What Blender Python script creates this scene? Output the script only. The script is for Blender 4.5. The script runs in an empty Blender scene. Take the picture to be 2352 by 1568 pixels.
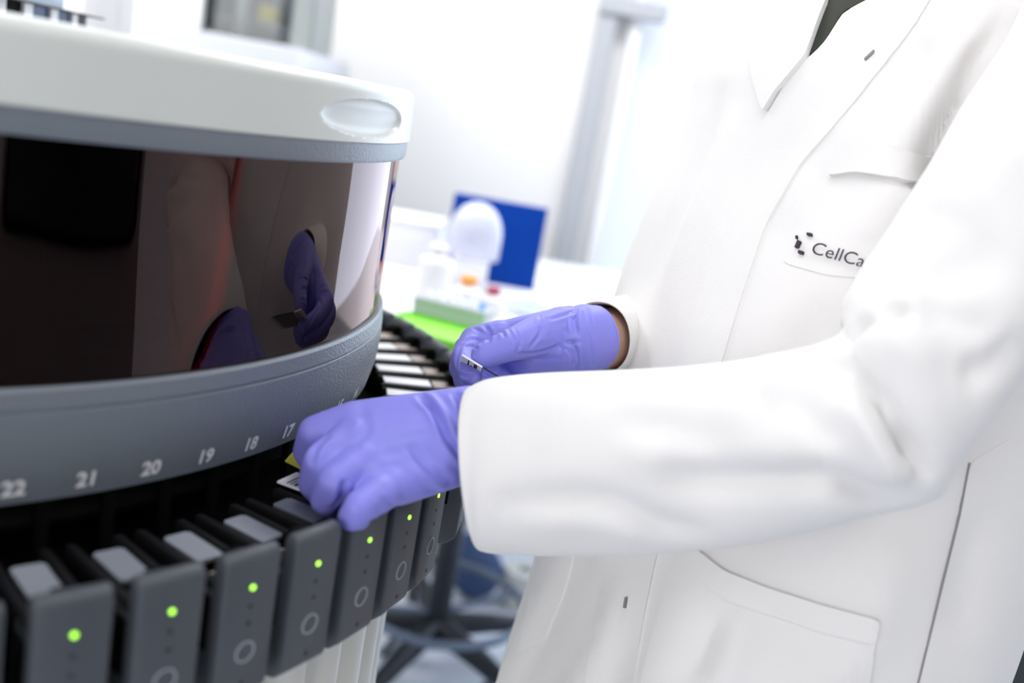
import bpy, bmesh, math, random
import numpy as np
from mathutils import Vector, Matrix
from mathutils.bvhtree import BVHTree
random.seed(7); rng = np.random.default_rng(7)
sc = bpy.context.scene
COL = sc.collection
PI = math.pi

# ------------------------------------------------------------------ camera
H = 1.28                                  # eye height of the camera
F = 2270.0                                # focal length in pixels (2352 wide)
PIT, ROL = math.radians(12.69), math.radians(10.06)
CP, SP, CR, SR = math.cos(PIT), math.sin(PIT), math.cos(ROL), math.sin(ROL)
cam_d = bpy.data.cameras.new('camera'); cam = bpy.data.objects.new('camera', cam_d); COL.objects.link(cam)
right = Vector((CR, SR*SP, SR*CP)); up = Vector((-SR, CR*SP, CR*CP)); back = Vector((0, -CP, SP))
M = Matrix.Identity(4)
for i in range(3):
    M[i][0] = right[i]; M[i][1] = up[i]; M[i][2] = back[i]
M[2][3] = H
cam.matrix_world = M
cam_d.sensor_width = 36.0; cam_d.lens = F/2352*36; cam_d.clip_start = 0.05
cam_d.dof.use_dof = True; cam_d.dof.focus_distance = 0.85; cam_d.dof.aperture_fstop = 2.4
sc.camera = cam

# ------------------------------------------------------------------ world, light, exposure
sc.view_settings.view_transform = 'Standard'; sc.view_settings.look = 'None'
sc.view_settings.gamma = 1.0; sc.view_settings.use_curve_mapping = False
sc.view_settings.exposure = -0.10
world = bpy.data.worlds.new('world'); sc.world = world; world.use_nodes = True
wn = world.node_tree.nodes; wn['Background'].inputs[0].default_value = (0.62, 0.78, 1.0, 1); wn['Background'].inputs[1].default_value = 2.2

def area(name, loc, rot, sx, sy, power, col=(1, 1, 1)):
    l = bpy.data.lights.new(name, 'AREA'); l.shape = 'RECTANGLE'; l.size = sx; l.size_y = sy
    l.energy = power; l.color = col
    o = bpy.data.objects.new(name, l); COL.objects.link(o); o.location = loc; o.rotation_euler = rot
    return o
LZ = H + 1.28
area('added_panel_light', (0.2, 2.1, LZ), (0, 0, 0), 1.15, 0.55, 20, (1.0, 0.98, 0.96))  # overhead lights added out of view to brighten the room
area('added_panel_light', (-1.6, 2.1, LZ), (0, 0, 0), 1.15, 0.55, 34, (1.0, 0.98, 0.96))
area('added_panel_light', (-0.2, 0.5, LZ), (0, 0, 0), 1.15, 0.55, 3, (1.0, 0.98, 0.96))
area('added_panel_light', (1.6, 1.2, LZ), (0, 0, 0), 1.15, 0.55, 1, (1.0, 0.98, 0.96))
area('added_panel_light', (1.1, -0.7, LZ), (0, 0, 0), 1.15, 0.55, 8, (1.0, 0.98, 0.96))  # added to lift the near side of the coat
area('pane_area_light', (-1.55, -2.48, H+0.0), (PI/2, 0, 0), 2.1, 1.7, 52, (1.0, 0.965, 0.94))  # soft fill added behind the camera, set at the added window
area('pane_area_light', (0.95, 2.93, H+0.2), (-PI/2, 0, 0), 1.3, 2.0, 30, (0.66, 0.80, 1.0))

# ------------------------------------------------------------------ helpers
def W(px, py, d):
    """world point seen at a pixel of the photograph at distance d along the view axis"""
    dx, dy = px-1176, py-784
    X = dx*CR+dy*SR; Y = -dx*SR+dy*CR
    u, v = X/F, -Y/F
    return Vector((u*d, (CP+v*SP)*d, H+(-SP+v*CP)*d))
def raydir(px, py):
    return (W(px, py, 1.0)-Vector((0, 0, H))).normalized()
def onz(px, py, z):
    r = raydir(px, py); return Vector((0, 0, H)) + r*((z-H)/r.z)

MATS = {}
def mat(name, col, rough=0.5, metal=0.0, bump=0.0, bscale=200.0, spec=0.5, var=0.0, vscale=6.0, emit=None, estr=1.0,
        trans=0.0, ior=1.45, alpha=1.0, coat=0.0, sheen=0.0, sss=0.0, stretch=None):
    m = bpy.data.materials.new(name); m.use_nodes = True
    nt = m.node_tree; b = nt.nodes['Principled BSDF']
    b.inputs['Base Color'].default_value = (*col, 1); b.inputs['Roughness'].default_value = rough
    b.inputs['Metallic'].default_value = metal; b.inputs['Specular IOR Level'].default_value = spec
    b.inputs['IOR'].default_value = ior; b.inputs['Alpha'].default_value = alpha
    b.inputs['Transmission Weight'].default_value = trans; b.inputs['Coat Weight'].default_value = coat
    b.inputs['Sheen Weight'].default_value = sheen
    if sss: b.inputs['Subsurface Weight'].default_value = sss; b.inputs['Subsurface Scale'].default_value = 0.01
    if emit: b.inputs['Emission Color'].default_value = (*emit, 1); b.inputs['Emission Strength'].default_value = estr
    tc = nt.nodes.new('ShaderNodeTexCoord')
    src = tc.outputs['Object']
    if stretch:
        mp = nt.nodes.new('ShaderNodeMapping'); mp.inputs['Scale'].default_value = stretch
        nt.links.new(src, mp.inputs['Vector']); src = mp.outputs['Vector']
    if var:
        n = nt.nodes.new('ShaderNodeTexNoise'); n.inputs['Scale'].default_value = vscale; n.inputs['Detail'].default_value = 4
        r = nt.nodes.new('ShaderNodeMix'); r.data_type = 'RGBA'
        nt.links.new(src, n.inputs['Vector']); nt.links.new(n.outputs['Fac'], r.inputs[0])
        r.inputs[6].default_value = (*[c*(1-var) for c in col], 1); r.inputs[7].default_value = (*[min(1, c*(1+var)) for c in col], 1)
        nt.links.new(r.outputs[2], b.inputs['Base Color'])
    if bump:
        n = nt.nodes.new('ShaderNodeTexNoise'); n.inputs['Scale'].default_value = bscale; n.inputs['Detail'].default_value = 3
        bp = nt.nodes.new('ShaderNodeBump'); bp.inputs['Strength'].default_value = bump; bp.inputs['Distance'].default_value = 0.001
        nt.links.new(src, n.inputs['Vector']); nt.links.new(n.outputs['Fac'], bp.inputs['Height']); nt.links.new(bp.outputs['Normal'], b.inputs['Normal'])
    MATS[name] = m
    return m

mat('wall_paint', (0.84, 0.835, 0.83), 0.8, bump=0.05, bscale=80)
mat('ceiling_tile', (0.82, 0.82, 0.82), 0.9, bump=0.2, bscale=120)
mat('floor_vinyl', (0.80, 0.86, 0.98), 0.35, var=0.06, vscale=30)
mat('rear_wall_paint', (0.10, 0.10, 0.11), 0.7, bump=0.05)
mat('cap_white', (0.63, 0.645, 0.61), 0.32, bump=0.04, bscale=600, spec=0.5)
mat('leather_gray', (0.17, 0.195, 0.225), 0.38, bump=0.55, bscale=420, spec=0.55)
mat('panel_gray', (0.062, 0.069, 0.082), 0.5, bump=0.12, bscale=900)
mat('dark_plastic', (0.006, 0.006, 0.007), 0.5, spec=0.25, bump=0.1, bscale=300)
mat('side_gray', (0.045, 0.045, 0.05), 0.55, bump=0.1, bscale=600)
mat('black', (0.002, 0.002, 0.002), 0.7, spec=0.12, bump=0.1)
mat('plate_metal', (0.22, 0.235, 0.27), 0.32, metal=0.35, bump=0.05, bscale=300)
mat('clip_beige', (0.42, 0.35, 0.31), 0.5, bump=0.05)
mat('led_green', (0.3, 0.9, 0.05), 0.4, emit=(0.42, 1.0, 0.06), estr=2.4)
mat('mark_dark', (0.008, 0.009, 0.012), 0.6, bump=0.02)
mat('mark_light', (0.30, 0.32, 0.37), 0.45, bump=0.02)
mat('print_white', (0.93, 0.94, 0.95), 0.6, bump=0.02)
mat('appliance', (0.58, 0.60, 0.67), 0.4, bump=0.02)
mat('cream', (0.70, 0.70, 0.66), 0.45, bump=0.03)
mat('red_part', (0.45, 0.04, 0.04), 0.5, bump=0.05)
mat('glove', (0.24, 0.24, 0.73), 0.46, bump=0.22, bscale=260, spec=0.42, var=0.05, vscale=40, sss=0.12)
mat('coat', (0.82, 0.808, 0.80), 0.85, bump=0.35, bscale=900, sheen=0.15, spec=0.2, var=0.012, vscale=9)
mat('coat_ink', (0.045, 0.03, 0.055), 0.8, bump=0.05)
mat('seam_dark', (0.27, 0.25, 0.26), 0.9, bump=0.05)
mat('shirt', (0.030, 0.036, 0.026), 0.9, bump=0.3, bscale=500)
mat('skin', (0.52, 0.32, 0.23), 0.5, bump=0.15, bscale=300, sss=0.1)
mat('hair', (0.02, 0.014, 0.01), 0.6, bump=0.8, bscale=150, stretch=(1, 1, 0.1))
mat('eye', (0.75, 0.74, 0.72), 0.2, bump=0.01)
mat('trouser', (0.05, 0.06, 0.09), 0.9, bump=0.3, bscale=500)
mat('shoe', (0.5, 0.5, 0.52), 0.5, bump=0.1)
mat('bench_white', (0.80, 0.81, 0.84), 0.4, bump=0.02)
mat('blue_board', (0.0, 0.045, 0.32), 0.7, spec=0.15, bump=0.05)
mat('green_tray', (0.30, 0.80, 0.10), 0.45, bump=0.05)
mat('white_plastic', (0.84, 0.84, 0.86), 0.4, bump=0.03)
mat('clear_plastic', (0.78, 0.80, 0.95), 0.3, alpha=0.62, bump=0.05)
mat('clear_bag', (0.80, 0.88, 0.95), 0.25, alpha=0.7, bump=0.4, bscale=40)
mat('orange_cap', (0.95, 0.35, 0.06), 0.5, bump=0.03)
mat('red_cap', (0.38, 0.01, 0.07), 0.5, bump=0.03)
mat('grey_rack', (0.50, 0.52, 0.58), 0.5, bump=0.03)
mat('blue_tip', (0.15, 0.4, 0.85), 0.5, bump=0.03)
mat('stool_black', (0.010, 0.014, 0.022), 0.45, bump=0.1)
mat('stool_grey', (0.16, 0.20, 0.27), 0.4, metal=0.3, bump=0.03)
mat('cloth_blue', (0.05, 0.09, 0.20), 0.8, bump=0.3, bscale=60)
mat('frame_grey', (0.42, 0.44, 0.47), 0.5, bump=0.03)
mat('cabinet_grey', (0.30, 0.33, 0.32), 0.5, bump=0.04)
mat('yellow', (0.75, 0.55, 0.03), 0.5, bump=0.03)
mat('yellow_slide', (0.78, 0.76, 0.10), 0.45, bump=0.02)
mat('screen_blue', (0.52, 0.62, 0.72), 0.25, bump=0.01)
mat('navy', (0.01, 0.045, 0.13), 0.35, bump=0.02)
mat('paper', (0.80, 0.80, 0.84), 0.7, bump=0.03)
mat('frosted_pane', (0.50, 0.55, 0.62), 0.5, bump=0.05, emit=(0.86, 0.92, 1.0), estr=0.50)
mat('added_lamp_panel', (0.9, 0.9, 0.9), 0.5, bump=0.01, emit=(1, 0.98, 0.95), estr=2.0)  # glow of the added ceiling lamps
mat('scanner_brown', (0.16, 0.135, 0.13), 0.5, bump=0.03)
mat('monitor_black', (0.006, 0.006, 0.009), 0.3, bump=0.01)
def glass_mat(name, tint, ior=1.5, mn=0.0):
    m = bpy.data.materials.new(name); m.use_nodes = True; nt = m.node_tree; nt.nodes.clear()
    o = nt.nodes.new('ShaderNodeOutputMaterial'); mx = nt.nodes.new('ShaderNodeMixShader')
    t = nt.nodes.new('ShaderNodeBsdfTransparent'); g = nt.nodes.new('ShaderNodeBsdfGlossy'); fr = nt.nodes.new('ShaderNodeFresnel')
    t.inputs[0].default_value = (*tint, 1); g.inputs['Roughness'].default_value = 0.015; fr.inputs[0].default_value = ior
    g.inputs[0].default_value = (1, 0.82, 0.79, 1) if mn else (1, 1, 1, 1)
    tc = nt.nodes.new('ShaderNodeTexCoord'); mp = nt.nodes.new('ShaderNodeMapping'); mp.inputs['Scale'].default_value = (6, 6, 1.2)
    n = nt.nodes.new('ShaderNodeTexNoise'); n.inputs['Scale'].default_value = 2.0; n.inputs['Detail'].default_value = 1
    b = nt.nodes.new('ShaderNodeBump'); b.inputs['Strength'].default_value = 0.22 if mn else 0.02; b.inputs['Distance'].default_value = 0.01
    nt.links.new(tc.outputs['Object'], mp.inputs[0]); nt.links.new(mp.outputs[0], n.inputs['Vector']); nt.links.new(n.outputs[0], b.inputs['Height'])
    nt.links.new(b.outputs[0], g.inputs['Normal']); nt.links.new(b.outputs[0], fr.inputs['Normal'])
    nt.links.new(fr.outputs[0], mx.inputs[0]); nt.links.new(t.outputs[0], mx.inputs[1]); nt.links.new(g.outputs[0], mx.inputs[2])
    nt.links.new(mx.outputs[0], o.inputs[0]); MATS[name] = m
glass_mat('tinted_glass', (0.26, 0.04, 0.045), 1.50, 1)
glass_mat('clear_glass', (0.86, 0.90, 0.92), 1.45)

def tag(o, label=None, cat=None, group=None, kind=None):
    if label: o['label'] = label
    if cat: o['category'] = cat
    if group: o['group'] = group
    if kind: o['kind'] = kind
    return o
def link(name, me, m=None, parent=None, smooth=True):
    o = bpy.data.objects.new(name, me); COL.objects.link(o)
    if m: me.materials.append(MATS[m])
    if smooth:
        for p in me.polygons: p.use_smooth = True
    if parent: o.parent = parent
    return o
def obj(name, bm, m, parent=None, smooth=True, autos=None):
    me = bpy.data.meshes.new(name); bmesh.ops.recalc_face_normals(bm, faces=bm.faces); bm.to_mesh(me); bm.free()
    o = link(name, me, m, parent, smooth)
    if smooth and autos is not None:
        try: me.set_sharp_from_angle(angle=math.radians(autos))
        except Exception: pass
    return o
def empty(name, loc, rz=0):
    o = bpy.data.objects.new(name, None); COL.objects.link(o); o.location = loc; o.rotation_euler = (0, 0, rz)
    o.empty_display_size = 0.05
    return o
def local(o, parent):
    """child built in world space: keep it in place under a moved parent"""
    o.parent = parent
    bpy.context.view_layer.update()
    o.matrix_parent_inverse = parent.matrix_world.inverted()
def struct(name, bm, m):
    o = obj(name, bm, m, smooth=False); o['kind'] = 'structure'; return o
def box(bm, c, s, rot=None, bev=0.0, seg=2):
    r = bmesh.ops.create_cube(bm, size=1.0); vs = r['verts']
    for v in vs: v.co = Vector((v.co.x*s[0], v.co.y*s[1], v.co.z*s[2]))
    if bev > 0:
        es = list({e for v in vs for e in v.link_edges})
        rb = bmesh.ops.bevel(bm, geom=es, offset=bev, segments=seg, affect='EDGES', profile=0.5)
        vs = list({v for f in rb['faces'] for v in f.verts} | {v for v in vs if v.is_valid})
    Mx = Matrix.Translation(Vector(c)) @ (rot.to_4x4() if rot is not None else Matrix.Identity(4))
    for v in vs: v.co = Mx @ v.co
    return vs
def lathe(bm, prof, n=96, c=(0, 0), a0=0.0, a1=2*PI, closed=True):
    rings = []
    full = abs(a1-a0-2*PI) < 1e-6
    cnt = n if full else n+1
    for i in range(cnt):
        a = a0+(a1-a0)*i/n
        rings.append([bm.verts.new((c[0]+r*math.cos(a), c[1]+r*math.sin(a), z)) for r, z in prof])
    k = len(prof)
    for i in range(n):
        A, B = rings[i], rings[(i+1) % cnt]
        for j in range(k if closed else k-1):
            bm.faces.new((A[j], B[j], B[(j+1) % k], A[(j+1) % k]))
    return rings
def tube(bm, pts, r, n=10, cap=True, closed=False):
    pts = [Vector(p) for p in pts]; N = len(pts); rings = []
    rr = r if isinstance(r, (list, tuple)) else [r]*N
    ref = Vector((0.123, 0.31, 0.94)).normalized()
    for i, p in enumerate(pts):
        if closed: t = pts[(i+1) % N]-pts[i-1]
        else: t = pts[min(i+1, N-1)]-pts[max(i-1, 0)]
        t.normalize(); a = t.cross(ref)
        if a.length < 1e-3: a = t.cross(Vector((1, 0, 0)))
        a.normalize(); b = t.cross(a)
        rings.append([bm.verts.new(p+(a*math.cos(2*PI*k/n)+b*math.sin(2*PI*k/n))*rr[i]) for k in range(n)])
    for i in range(N if closed else N-1):
        A, B = rings[i], rings[(i+1) % N]
        for k in range(n): bm.faces.new((A[k], A[(k+1) % n], B[(k+1) % n], B[k]))
    if cap and not closed:
        bm.faces.new(rings[0][::-1]); bm.faces.new(rings[-1])
def cyl(bm, c, r, h, n=24, r2=None, bev=0.0):
    r2 = r if r2 is None else r2
    prof = [(1e-4, 0), (r-bev, 0), (r, bev), (r2, h-bev), (r2-bev, h), (1e-4, h)] if bev else [(1e-4, 0), (r, 0), (r2, h), (1e-4, h)]
    lathe(bm, [(a, c[2]+b) for a, b in prof], n, (c[0], c[1]), closed=False)
def spline(P, n):
    """Catmull-Rom through rows of P"""
    P = np.array(P, float); N = len(P); out = []
    Q = np.vstack([2*P[0]-P[1], P, 2*P[-1]-P[-2]])
    for i in range(N-1):
        p0, p1, p2, p3 = Q[i], Q[i+1], Q[i+2], Q[i+3]
        for t in np.arange(n)/n:
            out.append(0.5*((2*p1)+(-p0+p2)*t+(2*p0-5*p1+4*p2-p3)*t*t+(-p0+3*p1-3*p2+p3)*t**3))
    out.append(P[-1]); return np.array(out)
def copy_tree(o, parent=None):
    c = o.copy(); COL.objects.link(c)
    if parent: c.parent = parent
    for ch in list(o.children): copy_tree(ch, c)
    return c

# ------------------------------------------------------------------ soft bodies (limbs, gloves) grown from tapered capsules
def capsule(bm, a, b, ra, rb, n=14, squash=None):
    a, b = Vector(a), Vector(b); t = (b-a); L = t.length
    if L < 1e-5: t = Vector((0, 0, 1)); L = 1e-5
    t.normalize(); x = t.orthogonal().normalized(); y = t.cross(x)
    rings = []; st = []
    for k in range(1, 6): ph = PI/2*(1-k/6); st.append((-ra*math.sin(ph), ra*math.cos(ph)))
    st.append((0, ra)); st.append((L, rb))
    for k in range(1, 6): ph = PI/2*k/6; st.append((L+rb*math.sin(ph), rb*math.cos(ph)))
    for s, r in st: rings.append([bm.verts.new(a+t*s+(x*math.cos(2*PI*k/n)+y*math.sin(2*PI*k/n))*r) for k in range(n)])
    p0 = bm.verts.new(a-t*ra); p1 = bm.verts.new(b+t*rb)
    for A, B in zip(rings[:-1], rings[1:]):
        for k in range(n): bm.faces.new((A[k], A[(k+1) % n], B[(k+1) % n], B[k]))
    for k in range(n):
        bm.faces.new((p0, rings[0][(k+1) % n], rings[0][k])); bm.faces.new((p1, rings[-1][k], rings[-1][(k+1) % n]))
def ellipsoid(bm, c, r, rot=None):
    res = bmesh.ops.create_icosphere(bm, subdivisions=3, radius=1.0)
    for v in res['verts']:
        v.co = Vector((v.co.x*r[0], v.co.y*r[1], v.co.z*r[2]))
        if rot is not None: v.co = rot @ v.co
        v.co += Vector(c)
def blob(name, build, voxel, smooth, m, parent=None):
    bm = bmesh.new(); build(bm)
    me = bpy.data.meshes.new(name); bm.to_mesh(me); bm.free()
    o = bpy.data.objects.new(name, me); COL.objects.link(o)
    r = o.modifiers.new('r', 'REMESH'); r.mode = 'VOXEL'; r.voxel_size = voxel; r.use_smooth_shade = True
    s = o.modifiers.new('s', 'SMOOTH'); s.factor = 0.5; s.iterations = smooth
    dg = bpy.context.evaluated_depsgraph_get(); dg.update()
    me2 = bpy.data.meshes.new_from_object(o.evaluated_get(dg)); me2.name = name
    bpy.data.objects.remove(o, do_unlink=True)
    me2.materials.clear()
    return link(name, me2, m, parent)
def bvh_of(o):
    me = o.data; mw = o.matrix_world
    return BVHTree.FromPolygons([v.co.copy() for v in me.vertices], [tuple(p.vertices) for p in me.polygons])
def hit(bvh, px, py):
    h = bvh.ray_cast(Vector((0, 0, H)), raydir(px, py)); return h[0], h[1]
def arr(me):
    a = np.empty(len(me.vertices)*3); me.vertices.foreach_get('co', a); n = np.empty(len(me.vertices)*3); me.vertices.foreach_get('normal', n)
    return a.reshape(-1, 3), n.reshape(-1, 3)
def setco(me, a): me.vertices.foreach_set('co', a.reshape(-1)); me.update()
def polydist(P, L):
    """distance of points P to polyline L, with fraction along it"""
    L = np.array(L, float); best = np.full(len(P), 1e9); fr = np.zeros(len(P)); n = len(L)-1; side = np.zeros(len(P))
    for i in range(n):
        a, b = L[i], L[i+1]; d = b-a; q = d@d+1e-12
        t = np.clip(((P-a)@d)/q, 0, 1); e = P-(a+t[:, None]*d); D = np.sqrt((e*e).sum(1)); k = D < best
        best[k] = D[k]; fr[k] = (i+t[k])/n
    return best, fr
def crease(o, bvh, lines):
    """press creases (positive depth) or raise ridges (negative) along traced lines"""
    me = o.data; co, nn = arr(me); add = np.zeros(len(co))
    for pts, w, dep in lines:
        L = []
        for p in spline(pts, 4):
            h, _ = hit(bvh, p[0], p[1])
            if h: L.append(tuple(h))
        if len(L) < 2: continue
        d, fr = polydist(co, L); env = np.clip(np.minimum(fr, 1-fr)*5, 0, 1)**0.7
        d2 = (d/w)
        add += -dep*env*(np.exp(-d2**2)-0.45*np.exp(-((d2-1.7)/0.8)**2))
    setco(me, co+nn*add[:, None])
def patch(name, poly, bvh, off, m, parent, thick=0.0018, step=14, smoothpoly=True, rnd=2):
    """sewn piece: a traced outline laid on a garment, with its own thickness"""
    P = np.array(poly, float)
    # resample boundary
    B = []
    for i in range(len(P)):
        a, b = P[i], P[(i+1) % len(P)]; k = max(1, int(np.hypot(*(b-a))/step))
        for t in range(k): B.append(a+(b-a)*t/k)
    B = np.array(B)
    for _ in range(rnd): B = 0.5*B+0.25*(np.roll(B, 1, 0)+np.roll(B, -1, 0))
    xs = np.arange(B[:, 0].min(), B[:, 0].max(), step); ys = np.arange(B[:, 1].min(), B[:, 1].max(), step)
    def inside(x, y):
        c = False; j = len(B)-1
        for i in range(len(B)):
            if (B[i][1] > y) != (B[j][1] > y) and x < (B[j][0]-B[i][0])*(y-B[i][1])/(B[j][1]-B[i][1])+B[i][0]: c = not c
            j = i
        return c
    pts = [tuple(b) for b in B]
    for x in xs:
        for y in ys:
            if inside(x, y) and np.min(np.hypot(B[:, 0]-x, B[:, 1]-y)) > step*0.55: pts.append((x, y))
    from mathutils.geometry import delaunay_2d_cdt
    nb = len(B)
    v2, e2, f2, *_ = delaunay_2d_cdt([Vector(p) for p in pts], [(i, (i+1) % nb) for i in range(nb)], [], 1, 1e-4)
    co = []; ok = []
    for p in v2:
        h, n = hit(bvh, p.x, p.y)
        if h is None: co.append(Vector((0, 0, 0))); ok.append(False)
        else:
            if n.dot(raydir(p.x, p.y)) > 0: n = -n
            co.append(h+n*off); ok.append(True)
    me = bpy.data.meshes.new(name)
    faces = [tuple(f) for f in f2 if all(ok[i] for i in f)]
    used = sorted({i for f in faces for i in f}); mp = {j: i for i, j in enumerate(used)}
    me.from_pydata([co[j] for j in used], [], [tuple(mp[i] for i in f) for f in faces])
    bm = bmesh.new(); bm.from_mesh(me); bmesh.ops.recalc_face_normals(bm, faces=bm.faces)
    cpos = Vector((0, 0, H))
    for f in bm.faces:
        if f.normal.dot(f.calc_center_median()-cpos) > 0: f.normal_flip()
    bm.to_mesh(me); bm.free()
    o = link(name, me, m, parent)
    if thick:
        s = o.modifiers.new('thickness', 'SOLIDIFY'); s.thickness = thick+off; s.offset = -1
        es = o.modifiers.new('edges', 'EDGE_SPLIT'); es.split_angle = math.radians(50)
    return o

# ------------------------------------------------------------------ room
def quadbox(name, x0, x1, y0, y1, z0, z1, m):
    bm = bmesh.new(); box(bm, ((x0+x1)/2, (y0+y1)/2, (z0+z1)/2), (x1-x0, y1-y0, z1-z0)); return struct(name, bm, m)
YB = 3.1; XL, XR, YF = -3.0, 3.0, -2.6; ZC = H+1.32
quadbox('floor', XL, XR, YF, YB+0.1, -0.1, 0, 'floor_vinyl')
quadbox('ceiling', XL, XR, YF, YB+0.1, ZC, ZC+0.1, 'ceiling_tile')
bm = bmesh.new()
wx0, wx1, wz0, wz1 = 0.20, 1.75, H-0.86, H+1.15
box(bm, ((XL+wx0)/2, YB+0.05, ZC/2), (wx0-XL, 0.1, ZC)); box(bm, ((XR+wx1)/2, YB+0.05, ZC/2), (XR-wx1, 0.1, ZC))
box(bm, ((wx0+wx1)/2, YB+0.05, wz0/2), (wx1-wx0, 0.1, wz0)); box(bm, ((wx0+wx1)/2, YB+0.05, (ZC+wz1)/2), (wx1-wx0, 0.1, ZC-wz1))
struct('wall_back', bm, 'wall_paint')
quadbox('wall_left', XL-0.1, XL, YF, YB+0.1, 0, ZC, 'wall_paint')
quadbox('wall_right', XR, XR+0.1, YF, YB+0.1, 0, ZC, 'wall_paint')
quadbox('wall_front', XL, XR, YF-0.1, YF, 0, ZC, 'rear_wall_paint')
quadbox('baseboard_back', XL, XR, YB-0.015, YB, 0, 0.1, 'frame_grey')
bm = bmesh.new(); box(bm, ((wx0+wx1)/2, YB+0.06, (wz0+wz1)/2), (wx1-wx0, 0.01, wz1-wz0)); win = struct('window_1', bm, 'frosted_pane')
bm = bmesh.new()
for x in (wx0, wx1): box(bm, (x, YB-0.01, (wz0+wz1)/2), (0.035, 0.06, wz1-wz0+0.1), bev=0.005)
for z in (wz0, wz1): box(bm, ((wx0+wx1)/2, YB-0.01, z), (wx1-wx0, 0.06, 0.05), bev=0.005)
fr = obj('window_frame', bm, 'white_plastic', win, smooth=False)
bm = bmesh.new(); box(bm, (-1.55, YF+0.02, H), (2.1, 0.02, 1.7)); w2 = struct('added_window', bm, 'frosted_pane')  # unseen window added behind the camera to light coat and sleeve
bm = bmesh.new()
for x in (-2.62, -1.55, -0.48): box(bm, (x, YF+0.03, H), (0.05, 0.06, 1.8))
for z in (-0.87, 0.87): box(bm, (-1.55, YF+0.03, H+z), (2.2, 0.06, 0.05))
obj('window_frame', bm, 'white_plastic', w2, smooth=False)
bm = bmesh.new(); box(bm, (0.112, YB-0.03, ZC/2+0.35), (0.06, 0.06, ZC-0.7), bev=0.006)
struct('trim_1', bm, 'frame_grey')
bm = bmesh.new(); box(bm, (0.18, YB-0.035, H+0.36), (0.20, 0.08, 0.05), bev=0.006); struct('trim_2', bm, 'frame_grey')
for x, y, wh in ((0.2, 2.1, 'over the bench'), (-1.6, 2.1, 'over the pale appliance'), (-0.2, 0.5, 'over the round machine'), (1.6, 1.2, 'behind the person'), (1.1, -0.7, 'nearest the camera')):  # unseen lamps added to go with the overhead area lights
    e = empty('added_ceiling_lamp', (x, y, ZC-0.001))
    bm = bmesh.new()
    for sx, sy, w, d in ((0, 0.3, 1.24, 0.03), (0, -0.3, 1.24, 0.03), (0.61, 0, 0.03, 0.6), (-0.61, 0, 0.03, 0.6)): box(bm, (sx, sy, -0.012), (w, d, 0.024))
    obj('lamp_frame', bm, 'white_plastic', e, smooth=False)
    bm = bmesh.new(); box(bm, (0, 0, -0.008), (1.18, 0.57, 0.008)); obj('diffuser', bm, 'added_lamp_panel', e, smooth=False)
    tag(e, 'added unseen flat white rectangular ceiling lamp '+wh, 'lamp', 'added ceiling lamps')

# ------------------------------------------------------------------ slide stainer
CX, CY = -0.616, 0.900
st = empty('slide_stainer', (CX, CY, 0))
tag(st, 'large round slide staining machine with dark red window, white cap and numbered grey drawers', 'laboratory machine')
h = H
def scoop(vert):
    v = vert.co; a = math.degrees(math.atan2(v.y, v.x)); r = math.hypot(v.x, v.y)
    if r < 0.4: return
    du = (a+12.6)/9.2; dv = (v.z-(h-0.0215))/0.0145
    q = du*du+dv*dv
    if q < 1:
        dep = 0.010*(1-q)**0.45*(0.55+0.45*min(1, max(0, 0.5-dv)))
        s = (r-dep)/r; v.x *= s; v.y *= s
bm = bmesh.new()
prof = [(0.4885, h-0.0410), (0.4895, h-0.0402)]
prof += [(0.4897-0.0012*t, h-0.040+0.037*t) for t in np.linspace(0, 1, 36)]
prof += [(0.4885-0.010*(1-math.cos(a)), h-0.003+0.010*math.sin(a)*0.9) for a in np.linspace(0.2, PI/2, 7)]
prof += [(0.44, h+0.0075), (0.43, h+0.0065), (0.01, h+0.0065), (0.01, h-0.0410)]
# dense sector in view, coarse elsewhere
lathe(bm, prof, 320, a0=math.radians(-60), a1=math.radians(20), closed=False)
lathe(bm, prof, 140, a0=math.radians(20), a1=math.radians(300), closed=False)
bmesh.ops.remove_doubles(bm, verts=bm.verts, dist=1e-5)
for v in bm.verts: scoop(v)
obj('cap', bm, 'cap_white', st, autos=40)['label'] = 'white rounded cap with oval grip recess'
bm = bmesh.new(); lathe(bm, [(0.484, h-0.0412), (0.4880, h-0.0412), (0.4880, h-0.054), (0.4868, h-0.0565), (0.482, h-0.0565), (0.30, h-0.0565), (0.30, h-0.0412)], 256)
obj('upper_band', bm, 'leather_gray', st, autos=40)
bm = bmesh.new(); lathe(bm, [(0.4830, h-0.0560), (0.4825, h-0.2045), (0.4795, h-0.2045), (0.4800, h-0.0560)], 256)
gl = obj('window_panel', bm, 'tinted_glass', st, autos=40); gl['label'] = 'curved dark red tinted glass'
bm = bmesh.new(); lathe(bm, [(0.479, h-0.2040), (0.4855, h-0.2035), (0.4875, h-0.2055), (0.4885, h-0.2165), (0.4872, h-0.2172), (0.4872, h-0.2182), (0.4888, h-0.2192), (0.4893, h-0.235), (0.4880, h-0.255),
   (0.4845, h-0.270), (0.4825, h-0.2785), (0.4790, h-0.2800), (0.470, h-0.2795), (0.466, h-0.250), (0.30, h-0.250), (0.30, h-0.204)], 320)
band = obj('base_band', bm, 'leather_gray', st, autos=35)
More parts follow.
